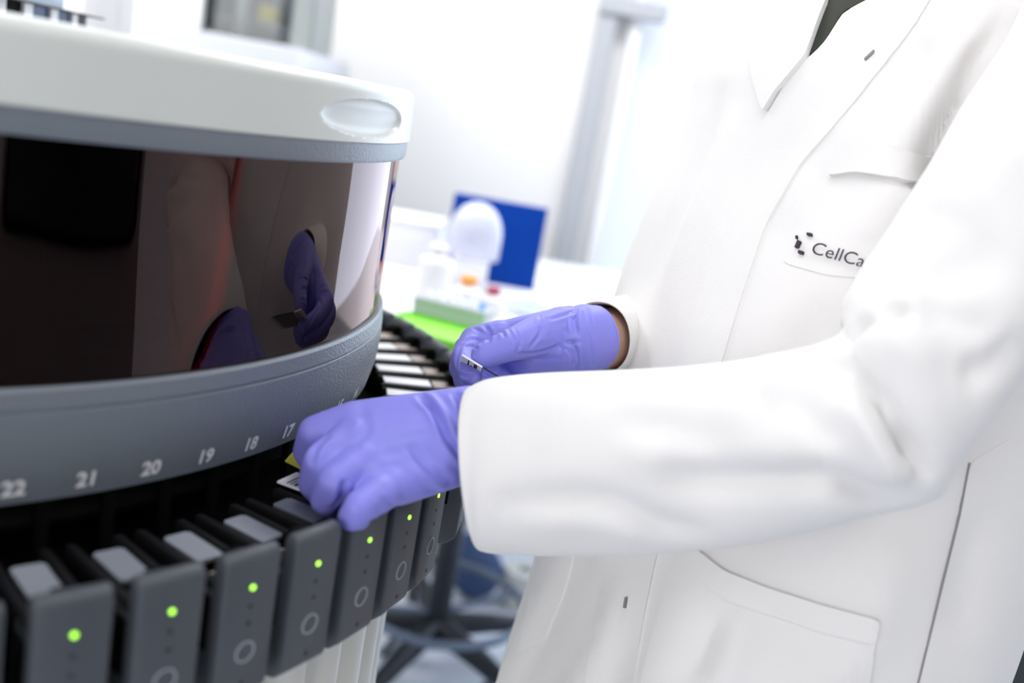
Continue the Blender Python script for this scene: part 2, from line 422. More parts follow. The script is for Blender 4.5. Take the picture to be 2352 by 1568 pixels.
# inside of the machine behind the window
bm = bmesh.new(); cyl(bm, (0, 0, h-0.245), 0.25, 0.20, 64)
lathe(bm, [(0.44, h-0.20), (0.44, h-0.195), (0.28, h-0.195), (0.28, h-0.20)], 96)
obj('reagent_carousel', bm, 'dark_plastic', st, autos=40)
for a, m_, hh in ((-44, 'side_gray', 0.09), (-30, 'red_part', 0.10), (-24, 'red_part', 0.085), (-37, 'side_gray', 0.06), (-16, 'side_gray', 0.1), (-8, 'side_gray', 0.07), (2, 'side_gray', 0.1)):
    bm = bmesh.new(); rz = Matrix.Rotation(math.radians(a), 3, 'Z')
    box(bm, rz @ Vector((0.36, 0, h-0.195+hh/2)), (0.07, 0.045, hh), rz, bev=0.006)
    obj('reagent_dispenser', bm, m_, st, autos=40)
# numbers printed on the base
def text_mesh(s, size, sx=1.0):
    cu = bpy.data.curves.new('t', 'FONT'); cu.body = s; cu.size = size; cu.align_x = 'CENTER'; cu.align_y = 'CENTER'; cu.offset = 0.034*size if size < 1 else 0.0; cu.resolution_u = 4
    o = bpy.data.objects.new('t', cu); COL.objects.link(o)
    dg = bpy.context.evaluated_depsgraph_get(); dg.update(); me = bpy.data.meshes.new_from_object(o.evaluated_get(dg))
    bpy.data.objects.remove(o, do_unlink=True); bm = bmesh.new(); bm.from_mesh(me); bpy.data.meshes.remove(me)
    bmesh.ops.subdivide_edges(bm, edges=[e for e in bm.edges if e.calc_length() > size*0.3], cuts=2)
    for v in bm.verts: v.co.x *= sx
    return bm
STEP = 5.2; PH0 = -46.2
for k in range(-8, 22):
    a = math.radians(PH0+STEP*k)
    bm = text_mesh(str(22-k), 0.0148, 0.95)
    for v in bm.verts:
        aa = a+v.co.x/0.487; zz = h-0.2685+v.co.y+0.001; rr = np.interp(zz, [h-0.2785, h-0.270, h-0.255, h-0.235], [0.4825, 0.4845, 0.4880, 0.4893])+0.0004
        v.co = Vector((rr*math.cos(aa), rr*math.sin(aa), zz))
    o = obj('number_marking', bm, 'print_white', band, smooth=False)
    o['label'] = 'printed white number %d' % (22-k)
# dark inner ring, posts and drum
bm = bmesh.new(); cyl(bm, (0, 0, h-0.395), 0.545, 0.055, 128)
cyl(bm, (0, 0, h-0.36), 0.42, 0.11, 96)
for k in range(-3, 30):
    a = math.radians(PH0+STEP*(k+0.5)); rz = Matrix.Rotation(a, 3, 'Z')
    box(bm, rz @ Vector((0.474, 0, h-0.305)), (0.006, 0.006, 0.06), rz)
lathe(bm, [(0.462, h-0.285), (0.468, h-0.300), (0.466, h-0.305), (0.455, h-0.290)], 160)
obj('inner_ring', bm, 'black', st, autos=40)
# lower cabinet with upright flutes
bm = bmesh.new(); N = 360; rings = []
for z in (0.0, h-0.40):
    rings.append([])
    for i in range(N):
        a = 2*PI*i/N; r = 0.522+0.016*abs(math.sin(a*28))**0.7
        rings[-1].append(bm.verts.new((r*math.cos(a), r*math.sin(a), z)))
for i in range(N): bm.faces.new((rings[0][i], rings[0][(i+1) % N], rings[1][(i+1) % N], rings[1][i]))
bm.faces.new(rings[1])
obj('lower_cabinet', bm, 'cream', st, autos=40)['label'] = 'cream fluted lower cabinet'
# one drawer, built along +x, then repeated
def drawer_body():
    bm = bmesh.new(); w = 0.0375
    box(bm, (0.548, 0, h-0.342), (0.082, w, 0.050), bev=0.002)                     # box
    box(bm, (0.583, 0, h-0.342), (0.022, w+0.002, 0.078), bev=0.002)               # body behind the front
    for s in (-1, 1):
        for (x0, x1, z0, z1) in ((0.500, 0.588, h-0.325, h-0.3005),):
            box(bm, ((x0+x1)/2, s*(w/2-0.0035), (z0+z1)/2), (x1-x0, 0.007, z1-z0), bev=0.003)
    for s in (-0.2, 1): box(bm, (0.583, s*(w/2-0.0035), h-0.297), (0.014, 0.006, 0.014), bev=0.002)
    return bm
def drawer_panel():
    bm = bmesh.new(); w = 0.0202
    # profile in x-z (outer face at 0.600), chamfered foot, rounded lip
    pr = [(0.588, h-0.2835), (0.5895, h-0.2808), (0.5925, h-0.2797), (0.5965, h-0.2803), (0.5992, h-0.2825), (0.6000, h-0.2860),
          (0.6000, h-0.3740), (0.5985, h-0.3775), (0.5915, h-0.3838), (0.5860, h-0.3850), (0.5700, h-0.3850), (0.5690, h-0.3840), (0.5690, h-0.3060), (0.5705, h-0.3045), (0.5880, h-0.3045)]
    ys = [(-w, 0.0016), (-w+0.0005, 0.0006), (-w+0.0016, 0.0), (w-0.0016, 0.0), (w-0.0005, 0.0006), (w, 0.0016)]
    cx_, cz_ = 0.589, h-0.335; rings = []
    for y, ins in ys:
        ring = []
        for x, z in pr:
            dx = 1 if x < cx_ else -1; dz = 1 if z < cz_ else -1
            ring.append(bm.verts.new((x+dx*ins*(1 if abs(x-cx_) > 0.004 else 0), y, z+dz*ins)))
        rings.append(ring)
    for A, B in zip(rings[:-1], rings[1:]):
        for i in range(len(pr)): bm.faces.new((A[i], A[(i+1) % len(pr)], B[(i+1) % len(pr)], B[i]))
    bm.faces.new(rings[0]); bm.faces.new(rings[-1][::-1])
    return bm
def disc(bm, y, z, r, x=0.6003, n=20, t=0.0008):
    vs = [bm.verts.new((x, y+r*math.cos(2*PI*i/n), z+r*math.sin(2*PI*i/n))) for i in range(n)]
    v2 = [bm.verts.new((x-t, v.co.y, v.co.z)) for v in vs]
    bm.faces.new(vs); bm.faces.new(v2[::-1])
    for i in range(n): bm.faces.new((vs[i], v2[i], v2[(i+1) % n], vs[(i+1) % n]))
def make_drawer():
    d = obj('slide_drawer', drawer_body(), 'dark_plastic', st, autos=40)
    obj('front_panel', drawer_panel(), 'panel_gray', d, autos=50)
    bm = bmesh.new(); disc(bm, 0, h-0.303, 0.0017, 0.6006); obj('indicator_light', bm, 'led_green', d, smooth=False)
    for z in (0.3158, 0.3275, 0.369): bm = bmesh.new(); disc(bm, 0, h-z, 0.0016, 0.6002, 12, 0.0004); obj('sensor_dot', bm, 'mark_dark', d, smooth=False)
    bm = bmesh.new(); n = 36
    R = [[], [], [], []]
    for i in range(n):
        a = 2*PI*i/n
        for j, (r, x) in enumerate(((0.0074, 0.5999), (0.0072, 0.6006), (0.0063, 0.6006), (0.0061, 0.5999))): R[j].append(bm.verts.new((x, r*math.cos(a), h-0.347+r*math.sin(a))))
    for j in range(3):
        for i in range(n): bm.faces.new((R[j][i], R[j][(i+1) % n], R[j+1][(i+1) % n], R[j+1][i]))
    obj('button_ring', bm, 'mark_light', d, autos=40)
    # ribbed plate over the slide
    bm = bmesh.new(); nr = 22; x0, x1, w = 0.519, 0.5585, 0.0098
    top = []
    for i in range(nr*4+1):
        x = x0+(x1-x0)*i/(nr*4); z = h-0.3015+(0.0004 if i % 4 < 2 else 0)
        ww = w-(0.003*(1-min(1, min(i, nr*4-i)/5))**2)
        top.append([bm.verts.new((x, -ww, z)), bm.verts.new((x, ww, z)), bm.verts.new((x, ww, z-0.0025)), bm.verts.new((x, -ww, z-0.0025))])
    for A, B in zip(top[:-1], top[1:]):
        for i in range(4): bm.faces.new((A[i], B[i], B[(i+1) % 4], A[(i+1) % 4]))
    bm.faces.new(top[0]); bm.faces.new(top[-1][::-1])
    obj('cover_plate', bm, 'plate_metal', d, smooth=False)
    bm = bmesh.new(); box(bm, (0.5655, 0, h-0.3125), (0.012, 0.018, 0.006), bev=0.002); obj('latch_block', bm, 'clip_beige', d, autos=40)
    bm = bmesh.new(); box(bm, (0.5805, 0, h-0.292), (0.012, 0.014, 0.012), bev=0.003); obj('hinge', bm, 'black', d, autos=40)
    bm = bmesh.new()
    for y0, y1, z0, z1 in ((-0.5, 0.5, 0.1, 0.12),): pass
    box(bm, (0.581, -0.0203, h-0.3275), (0.013, 0.0004, 0.036)); obj('side_recess', bm, 'black', d, smooth=False)
    return d
proto = make_drawer()
bm = bmesh.new(); box(bm, (0.531, 0, h-0.3025), (0.052, 0.0225, 0.004), bev=0.001); o = obj('cover_plate', bm, 'white_plastic', autos=40); far_plate = o.data; bpy.data.objects.remove(o)
bm = bmesh.new(); box(bm, (0.5715, 0, h-0.3035), (0.024, 0.024, 0.006), bev=0.002); o = obj('latch_block', bm, 'clip_beige', autos=40); far_block = o.data; bpy.data.objects.remove(o)
first = True
for k in range(-8, 22):
    if k == 7: continue                                   # slot 15 stands empty
    d = proto if first else copy_tree(proto, st); first = False
    d.rotation_euler = (0, 0, math.radians(PH0+STEP*k))
    if k >= 10:
        for ch in d.children:
            if ch.name.startswith('cover_plate'): ch.data = far_plate
            if ch.name.startswith('latch_block'): ch.data = far_block

# ------------------------------------------------------------------ microscope slides
def make_slide(name, loc, xdir, zdir, labcol, bars=True, slen=0.0755, sw=0.0255, labelfrac=0.27):
    """label end at -x"""
    xd = xdir.normalized(); zd = (zdir-xd*zdir.dot(xd)).normalized(); yd = zd.cross(xd)
    e = empty(name, loc); R = Matrix((xd, yd, zd)).transposed(); e.rotation_euler = R.to_euler()
    bm = bmesh.new(); box(bm, (slen/2, 0, 0), (slen, sw, 0.0012)); obj('glass', bm, 'clear_glass', e, smooth=False)
    bm = bmesh.new(); L = slen*labelfrac; box(bm, (L/2, 0, 0), (L, sw+0.0002, 0.0016)); obj('label_field', bm, labcol, e, smooth=False)
    if bars:
        bm = bmesh.new()
        rr = random.Random(3)
        for row, (x0, hh) in enumerate(((0.0075, 0.0013), (0.0105, 0.0012), (0.0145, 0.0034))):
            y = -0.0105
            ymax = 0.0105 if row != 1 else -0.001
            while y < ymax:
                w = rr.choice((0.0006, 0.001, 0.0014)); box(bm, (x0, y+w/2, 0.00095), (hh, w, 0.0003)); y += w+rr.choice((0.0004, 0.0006))
        obj('printed_marks', bm, 'coat_ink', e, smooth=False)
    return e
a17 = math.radians(PH0+STEP*5); rad = Vector((math.cos(a17), math.sin(a17), 0))
p0 = onz(659, 1096, h-0.2985)
s = make_slide('microscope_slide', p0, rad+Vector((0, 0, -0.02)), Vector((0, 0, 1)), 'paper')
tag(s, 'glass microscope slide with printed white label lying in the open slot under the near hand', 'microscope slide')

# ------------------------------------------------------------------ person
Fd = Vector((-0.93, -0.37, 0)).normalized(); Ld = Vector((-Fd.y, Fd.x, 0))      # facing, wearer's left
Ld = Vector((0.37, -0.93, 0)).normalized()
FLOORZ = 0.0
# torso stations: (left contour px, right contour px, depth)
ST = [((1000, 2300), (2085, 2480), 0.93), ((1060, 2000), (2140, 2180), 0.93), ((1125, 1720), (2190, 1900), 0.94), ((1190, 1500), (2235, 1685), 0.95), ((1250, 1280), (2315, 1475), 0.96), ((1315, 1060), (2390, 1260), 0.97), ((1383, 850), (2455, 1050), 0.975),
      ((1438, 660), (2500, 860), 0.98), ((1503, 480), (2530, 680), 0.985), ((1560, 340), (2540, 530), 0.99), ((1597, 230), (2540, 410), 0.99), ((1618, 140), (2500, 300), 0.995), ((1650, 85), (2440, 225), 1.0), ((1710, 38), (2440, 165), 1.0), ((1800, -8), (2420, 100), 1.0), ((1850, -45), (2340, 30), 1.0), ((1890, -80), (2200, -25), 1.0)]
def side_of(A):
    x, y = A; r = raydir(x, y); r = Vector((r.x, r.y, 0)).normalized(); return Vector((-r.y, r.x, 0)) # left-pointing normal
stations = []
for Lp, Rp, d in ST:
    z = 0.5*(W(*Lp, d).z+W(*Rp, d).z)
    nl = side_of(Lp); nr = -side_of(Rp)
    ratio = 0.80
    def wd(n): return math.hypot(Ld.dot(n), ratio*Fd.dot(n))
    mid = W((Lp[0]+Rp[0])/2, (Lp[1]+Rp[1])/2, d); y = mid.y
    # nl.T + a*wd(nl)=0 ; nr.T + a*wd(nr)=0  with T=(tx,y)
    A_ = np.array([[nl.x, wd(nl)], [nr.x, wd(nr)]]); b_ = np.array([-nl.y*y, -nr.y*y])
    tx, a = np.linalg.solve(A_, b_)
    stations.append((tx, y, z, a, a*ratio))
SS = spline(stations, 7)
print('torso stations', [tuple(round(q, 3) for q in s) for s in stations])
def torso_mesh():
    bm = bmesh.new(); n = 160; rings = []
    for tx, y, z, a, b in SS:
        ring = []
        for i in range(n):
            t = 2*PI*i/n; ct, s_ = math.cos(t), math.sin(t)
            e = 0.86
            q = Vector((tx, y, z))+Ld*(a*math.copysign(abs(ct)**e, ct))+Fd*(b*math.copysign(abs(s_)**e, s_))
            ring.append(bm.verts.new(q))
        rings.append(ring)
    for A, B in zip(rings[:-1], rings[1:]):
        for i in range(n): bm.faces.new((A[i], A[(i+1) % n], B[(i+1) % n], B[i]))
    return bm
person = empty('person', (stations[0][0], stations[0][1], 0))
tag(person, 'person in white lab coat and purple gloves handling slides at the machine', 'person')
bm = torso_mesh(); coat = obj('coat', bm, 'coat'); 
# broad drape folds
def drape(o, folds, bvh=None):
    bvh = bvh or bvh_of(o); me = o.data; co, nn = arr(me); add = np.zeros(len(co))
    for pts, w, dep in folds:
        L = [tuple(hh) for p in spline(pts, 5) for hh in [hit(bvh, p[0], p[1])[0]] if hh]
        if len(L) < 2: continue
        d, fr_ = polydist(co, L); env = np.clip(np.minimum(fr_, 1-fr_)*4, 0, 1)**0.7
        add += -dep*env*np.exp(-(d/w)**2)
    setco(me, co+nn*add[:, None])
co, nn = arr(coat.data)
# vertical undulation of the skirt
th = np.arctan2((co[:, 1]-stations[3][1]), (co[:, 0]-stations[3][0])); zz = co[:, 2]
amp = np.clip((H-0.30-zz)/0.35, 0, 1)*0.008
setco(coat.data, co+nn*(amp*(np.sin(th*11+zz*6)+0.6*np.sin(th*19-zz*9)))[:, None])
coat.data.update()
drape(coat, [
  ([(2330, 20), (2250, 150), (2180, 280), (2140, 380), (2110, 450)], 0.016, 0.034),
  ([(2290, 0), (2200, 140), (2120, 270), (2070, 360)], 0.012, -0.008),
  ([(2250, 0), (2190, 90), (2100, 170), (2040, 210)], 0.020, 0.009),
  ([(2120, 60), (2080, 110), (2030, 130)], 0.022, -0.008),
  ([(2200, 120), (2130, 260), (2060, 420), (1990, 560)], 0.018, -0.007),
  ([(1900, 200), (1780, 400), (1680, 640), (1640, 840)], 0.030, 0.005),
  ([(1700, 240), (1640, 400), (1570, 560), (1520, 720)], 0.016, -0.005),
  ([(1660, 180), (1620, 330), (1550, 500), (1480, 680)], 0.012, 0.006),
  ([(1980, 240), (1880, 360), (1800, 520)], 0.02, -0.006),
  ([(1930, 700), (1860, 760), (1780, 820)], 0.018, 0.006),
  ([(1420, 1300), (1400, 1420), (1370, 1560)], 0.008, -0.003),
  ([(1640, 1400), (1620, 1480), (1560, 1580)], 0.010, 0.006),
  ([(1700, 1420), (1690, 1500), (1640, 1600)], 0.010, -0.006),
  ([(1860, 1260), (1840, 1400), (1900, 1560)], 0.03, 0.006),
  ([(2060, 1250), (2020, 1400), (1980, 1560)], 0.02, -0.006),
  ([(2260, 1150), (2220, 1320), (2200, 1480)], 0.02, 0.007),
])
cb = bvh_of(coat)
local(coat, person)
# shirt, lapels, placket, pockets: pieces sewn on the coat
shirt = patch('shirt', [(1900, -60), (1902, 10), (1880, 70), (1858, 134), (1895, 100), (1935, 30), (1990, 2), (2040, -30), (2040, -60)], cb, 0.0015, 'shirt', None, 0.001, 9, rnd=1); local(shirt, person)
def sew(*a, **k):
    o = patch(*a, **k); local(o, coat); return o
sew('lapel', [(1880, -70), (1915, -40), (1903, 6), (1880, 68), (1856, 138), (1822, 178), (1790, 215), (1762, 262), (1742, 190), (1722, 72), (1760, 40), (1800, 12), (1815, -40)], cb, 0.0075, 'coat', None, 0.003, 10, rnd=1)
sew('placket', [(1852, 140), (1815, 178), (1745, 300), (1680, 440), (1630, 580), (1590, 740), (1540, 900), (1460, 1100), (1400, 1275), (1372, 1420), (1338, 1620), (1445, 1640), (1480, 1420), (1510, 1275), (1570, 1100), (1640, 900), (1700, 700), (1760, 520), (1840, 380), (1960, 240), (2100, 60), (2160, -40), (2045, -22), (1992, 4), (1936, 33), (1896, 102), (1864, 132)], cb, 0.0022, 'coat', None, 0.0015, 16, rnd=2)
sew('hip_pocket', [(1560, 1276), (1602, 1262), (1665, 1312), (1760, 1350), (1880, 1388), (2016, 1424), (2003, 1500), (1975, 1700), (1440, 1700), (1480, 1560), (1515, 1420)], cb, 0.0035, 'coat', None, 0.0018, 14, rnd=1)
sew('pocket_hem', [(1562, 1274), (1602, 1260), (1665, 1310), (1760, 1348), (1880, 1386), (2017, 1422), (2006, 1478), (1880, 1446), (1760, 1408), (1680, 1382), (1610, 1325)], cb, 0.0056, 'coat', None, 0.0018, 12, rnd=1)
sew('hip_pocket', [(1320, 1272), (1296, 1360), (1252, 1470), (1222, 1482), (1190, 1500), (1215, 1400), (1245, 1285)], cb, 0.0020, 'coat', None, 0.0012, 12, rnd=1)
sew('chest_pocket', [(1858, 420), (1905, 412), (1990, 408), (2092, 436), (2060, 520), (1990, 640), (1900, 632), (1800, 604), (1825, 510)], cb, 0.0008, 'coat', None, 0.0004, 12, rnd=1)
sew('pocket_flap', [(1925, 352), (1960, 338), (2010, 326), (2080, 345), (2150, 372), (2120, 410), (2092, 432), (2030, 410), (1965, 400), (1903, 408)], cb, 0.0062, 'coat', None, 0.0022, 11, rnd=1)
sew('back_panel', [(2228, 1060), (2205, 1180), (2165, 1340), (2112, 1560), (2085, 1660), (2260, 1700), (2330, 1500), (2440, 1250), (2440, 1050), (2330, 1000)], cb, 0.0010, 'coat', None, 0.0006, 16, rnd=1)
sew('seam', [(2227, 1062), (2204, 1180), (2164, 1340), (2111, 1560), (2086, 1660), (2083, 1660), (2108, 1560), (2161, 1340), (2201, 1180), (2224, 1062)], cb, 0.0012, 'seam_dark', None, 0.0005, 10, rnd=0)
sew('buttonhole', [(1986, 141), (2008, 121), (2011, 124), (1989, 144)], cb, 0.0042, 'seam_dark', None, 0.0004, 6, rnd=0)
sew('buttonhole', [(1438, 1396), (1442, 1372), (1446, 1372), (1442, 1397)], cb, 0.0050, 'seam_dark', None, 0.0004, 6, rnd=0)
# embroidered mark and lettering on the chest
for q in ([(1857, 538), (1868, 540), (1867, 545), (1856, 543)], [(1836, 555), (1843, 558), (1836, 572), (1829, 571)], [(1838, 578), (1849, 581), (1847, 587), (1836, 584)], [(1831, 546), (1835, 544), (1834, 551), (1831, 551)]):
    sew('logo_mark', q, cb, 0.0040, 'coat_ink', None, 0.0004, 4, rnd=0)
bm = text_mesh('CellCar', 46, 1.0)
xs = [v.co.x for v in bm.verts]; x0 = min(xs); ca, sa = math.cos(math.radians(15.5)), math.sin(math.radians(15.5))
for v in bm.verts:
    X, Y = (v.co.x-x0)*0.98, v.co.y
    sh = X+Y*0.30
    px, py = 1870+sh*ca+Y*sa*0.2, 574+sh*sa-Y*ca*0.95
    hh, n_ = hit(cb, px, py)
    if n_.dot(raydir(px, py)) > 0: n_ = -n_
    v.co = hh+n_*0.0040
lt = obj('lettering', bm, 'coat_ink', None, smooth=False); local(lt, coat); lt['label'] = 'dark lettering on the chest'

# near sleeve (wearer's left): stations top px, bottom px, depth, half thickness
SL = [((1078, 888), (1112, 1262), 0.745, 0.052), ((1130, 868), (1160, 1270), 0.742, 0.055), ((1250, 856), (1290, 1274), 0.735, 0.058), ((1400, 850), (1440, 1271), 0.722, 0.060), ((1550, 842), (1610, 1258), 0.71, 0.062), ((1690, 828), (1790, 1230), 0.695, 0.064),
      ((1800, 808), (1935, 1194), 0.685, 0.066), ((1888, 788), (2070, 1160), 0.675, 0.066), ((1932, 762), (2150, 1132), 0.670, 0.066), ((1942, 725), (2180, 1062), 0.667, 0.067), ((1962, 668), (2230, 985), 0.667, 0.068), ((2005, 592), (2345, 850), 0.672, 0.068), ((2080, 475), (2430, 720), 0.685, 0.068),
      ((2160, 345), (2520, 600), 0.705, 0.070), ((2260, 175), (2640, 450), 0.735, 0.075), ((2370, 10), (2730, 290), 0.785, 0.08), ((2420, -110), (2700, 120), 0.86, 0.085), ((2400, -160), (2600, 20), 0.93, 0.07)]
def sleeve(name, SLs, n=72, per=9, folds=(), flip=1, wob=0.003, freq=9):
    rows = []
    for T, B, d, th_ in SLs:
        t, b = W(*T, d), W(*B, d); rows.append([*(t+b)/2, *(t-b)/2, th_])
    R_ = spline(rows, per); bm = bmesh.new(); rings = []
    C_ = R_[:, :3]; tan_ = np.gradient(C_, axis=0)
    for i, r in enumerate(R_):
        c, u = Vector(r[:3]), Vector(r[3:6]); tg = Vector(tan_[i]).normalized(); w = tg.cross(u).normalized()*r[6]*flip
        ring = []
        for k in range(n):
            a = 2*PI*k/n; s_ = i/len(R_)*len(SLs)
            wv = 1+wob*math.sin(3*a+s_*1.3)/0.06*0.5+wob*math.sin(freq*s_*0.5+2*a)/0.06*0.3
            ring.append(c+(u*math.cos(a)+w*math.sin(a))*(1+(wv-1)*abs(math.sin(a))))
        rings.append(ring)
    # hem: rolled edge and inner lining
    c0 = Vector(R_[0][:3]); tg0 = Vector(tan_[0]).normalized()
    pre = []
    for sc_, off in ((0.90, 0.05), (0.93, 0.012), (0.955, 0.001), (0.985, -0.0012)):
        pre.append([c0+(p-c0)*sc_+tg0*off for p in rings[0]])
    rings = pre+rings
    V = [[bm.verts.new(p) for p in ring] for ring in rings]
    for A, B in zip(V[:-1], V[1:]):
        for k in range(n): bm.faces.new((A[k], A[(k+1) % n], B[(k+1) % n], B[k]))
    bm.faces.new(V[-1])
    o = obj(name, bm, 'coat')
    b_ = bvh_of(o)
    drape(o, folds, b_)
    return o
nf = [
  ([(1965, 870), (2010, 925), (2060, 990), (2100, 1045), (2135, 1110)], 0.007, 0.010),
  ([(1930, 900), (1985, 970), (2040, 1050), (2085, 1110)], 0.012, -0.006),
  ([(2040, 980), (2075, 1030), (2090, 1080)], 0.006, 0.006),
  ([(2020, 730), (2055, 720), (2100, 716)], 0.006, 0.006),
  ([(1940, 790), (1980, 750), (2030, 728)], 0.005, 0.004),
  ([(2100, 720), (2200, 735), (2300, 770)], 0.012, 0.006),
  ([(1960, 810), (2060, 785), (2180, 800)], 0.018, -0.005),
  ([(1840, 800), (1900, 830), (1960, 870)], 0.007, 0.005),
  ([(1500, 1085), (1620, 1098), (1760, 1092), (1880, 1100), (1990, 1140), (2110, 1152)], 0.012, 0.008),
  ([(1400, 1030), (1560, 1040), (1740, 1060), (1880, 1070)], 0.014, -0.005),
  ([(1400, 960), (1560, 1000), (1700, 1050)], 0.012, 0.004),
  ([(1740, 880), (1840, 960), (1920, 1040)], 0.014, 0.005),
  ([(1640, 900), (1760, 990), (1880, 1060)], 0.016, -0.004),
  ([(1120, 1165), (1260, 1150), (1400, 1155), (1520, 1205), (1640, 1230)], 0.010, 0.005),
  ([(1180, 1200), (1350, 1190), (1500, 1235)], 0.014, -0.003),
  ([(2130, 450), (2060, 560), (2000, 680)], 0.014, 0.004),
  ([(2330, 560), (2200, 620), (2080, 660)], 0.020, 0.005),
  ([(2350, 300), (2250, 420), (2170, 500)], 0.02, -0.006),
  ([(2200, 860), (2280, 840), (2350, 780)], 0.012, 0.006),
]
nf = [(p, w, d*1.45) for p, w, d in nf]
sl = sleeve('sleeve', SL, folds=nf); local(sl, coat)
# cuff hem stitched edge
# far sleeve (wearer's right)
SF = [((1361, 692), (1382, 864), 0.925, 0.034), ((1420, 680), (1440, 872), 0.985, 0.040), ((1540, 660), (1580, 890), 1.06, 0.050), ((1640, 620), (1700, 860), 1.12, 0.055), ((1690, 520), (1840, 740), 1.16, 0.06), ((1650, 330), (1900, 430), 1.18, 0.06), ((1655, 200), (1900, 260), 1.17, 0.06), ((1690, 110), (1850, 130), 1.15, 0.055)]
sf = sleeve('sleeve', SF, folds=()); local(sf, coat)
bm = bmesh.new()
q = W(1394, 790, 0.908)
ellipsoid(bm, q, (0.0035, 0.0035, 0.0035)); bt = obj('cuff_button', bm, 'seam_dark'); local(bt, coat)

# body: one continuous skin surface
neckb = Vector((stations[-1][0], stations[-1][1], stations[-1][2]))
def body(bm):
    pel = Vector((stations[1][0], stations[1][1], H-0.62)); chest = Vector((stations[9][0], stations[9][1], stations[9][2]-0.05))
    top = neckb+Vector((0, 0, -0.02))
    nk = neckb+Fd*0.03+Vector((0, 0, 0.07))
    capsule(bm, pel, chest, 0.11, 0.13, 20); capsule(bm, chest, top+Vector((0, 0, -0.08)), 0.13, 0.09, 20)
    capsule(bm, top+Vector((0, 0, -0.05)), nk, 0.060, 0.055, 20)
    hd = nk+Fd*0.025+Vector((0, 0, 0.12)); Rh = Matrix((Fd, Vector((0, 0, 1)).cross(Fd), Vector((0, 0, 1)))).transposed()
    ellipsoid(bm, hd+Vector((0, 0, 0.02)), (0.095, 0.075, 0.105), Rh); ellipsoid(bm, hd+Fd*0.03+Vector((0, 0, -0.06)), (0.062, 0.056, 0.060), Rh)
    capsule(bm, hd+Fd*0.092+Vector((0, 0, 0.015)), hd+Fd*0.112+Vector((0, 0, -0.022)), 0.008, 0.012)
    for s_ in (-1, 1):
        ellipsoid(bm, hd+Rh @ Vector((-0.005, s_*0.076, -0.005)), (0.018, 0.008, 0.030), Rh)
        capsule(bm, hd+Rh @ Vector((0.078, s_*0.015, 0.032)), hd+Rh @ Vector((0.066, s_*0.048, 0.030)), 0.010, 0.008)
        ellipsoid(bm, hd+Rh @ Vector((0.062, s_*0.042, -0.022)), (0.02, 0.018, 0.016), Rh)
    capsule(bm, hd+Rh @ Vector((0.088, -0.018, -0.060)), hd+Rh @ Vector((0.088, 0.018, -0.060)), 0.0075, 0.0075)
    capsule(bm, hd+Rh @ Vector((0.085, -0.014, -0.073)), hd+Rh @ Vector((0.085, 0.014, -0.073)), 0.008, 0.008)
    # near arm
    P = [neckb-Vector((0, 0, 0.18))+Ld*0.06, W(2540, 230, 0.82), W(2330, 640, 0.69), W(2060, 1000, 0.68), W(1500, 1060, 0.72), W(1130, 1020, 0.745)]
    R = [0.045, 0.040, 0.036, 0.034, 0.030, 0.024]
    for i in range(5): capsule(bm, P[i], P[i+1], R[i], R[i+1], 16)
    P = [neckb-Vector((0, 0, 0.10))-Ld*0.08, W(1740, 180, 1.14), W(1790, 560, 1.16), W(1660, 745, 1.12), W(1400, 779, 0.950), W(1330, 782, 0.908)]
    R = [0.04, 0.038, 0.034, 0.032, 0.031, 0.030]
    for i in range(5): capsule(bm, P[i], P[i+1], R[i], R[i+1], 16)
    for s_ in (-1, 1):
        hp = pel+Ld*(s_*0.09); kn = Vector((hp.x, hp.y, 0.46))+Fd*0.02; an = Vector((hp.x, hp.y, 0.08))
        capsule(bm, hp, kn, 0.075, 0.055); capsule(bm, kn, an, 0.055, 0.038); capsule(bm, an, an+Fd*0.14-Vector((0, 0, 0.04)), 0.04, 0.03)
bd = blob('body', body, 0.0075, 4, 'skin'); local(bd, person)
nk = neckb+Fd*0.03+Vector((0, 0, 0.07)); hd = nk+Fd*0.025+Vector((0, 0, 0.12)); Rh = Matrix((Fd, Vector((0, 0, 1)).cross(Fd), Vector((0, 0, 1)))).transposed()
def hair(bm):
    ellipsoid(bm, hd+Rh @ Vector((-0.018, 0, 0.035)), (0.095, 0.084, 0.105), Rh); ellipsoid(bm, hd+Rh @ Vector((-0.05, 0, -0.02)), (0.055, 0.07, 0.07), Rh)
o = blob('hair', hair, 0.006, 3, 'hair'); local(o, person)
for s_ in (-1, 1):
    bm = bmesh.new(); ellipsoid(bm, hd+Rh @ Vector((0.078, s_*0.031, 0.012)), (0.012, 0.013, 0.008), Rh); o = obj('eye', bm, 'eye'); local(o, person)
def trou(bm):
    pel = Vector((stations[1][0], stations[1][1], H-0.62)); ellipsoid(bm, pel, (0.16, 0.16, 0.12))
    for s_ in (-1, 1):
        hp = pel+Ld*(s_*0.09); kn = Vector((hp.x, hp.y, 0.46))+Fd*0.02; an = Vector((hp.x, hp.y, 0.10)); capsule(bm, hp, kn, 0.10, 0.08); capsule(bm, kn, an, 0.08, 0.07)
o = blob('trousers', trou, 0.01, 3, 'trouser'); local(o, person)
for s_ in (-1, 1):
    def shoe(bm):
        pel = Vector((stations[1][0], stations[1][1], 0)); hp = pel+Ld*(s_*0.09); capsule(bm, hp+Vector((0, 0, 0.05))-Fd*0.03, hp+Fd*0.15+Vector((0, 0, 0.042)), 0.05, 0.042); 
    o = blob('shoe', shoe, 0.006, 2, 'shoe'); local(o, person)

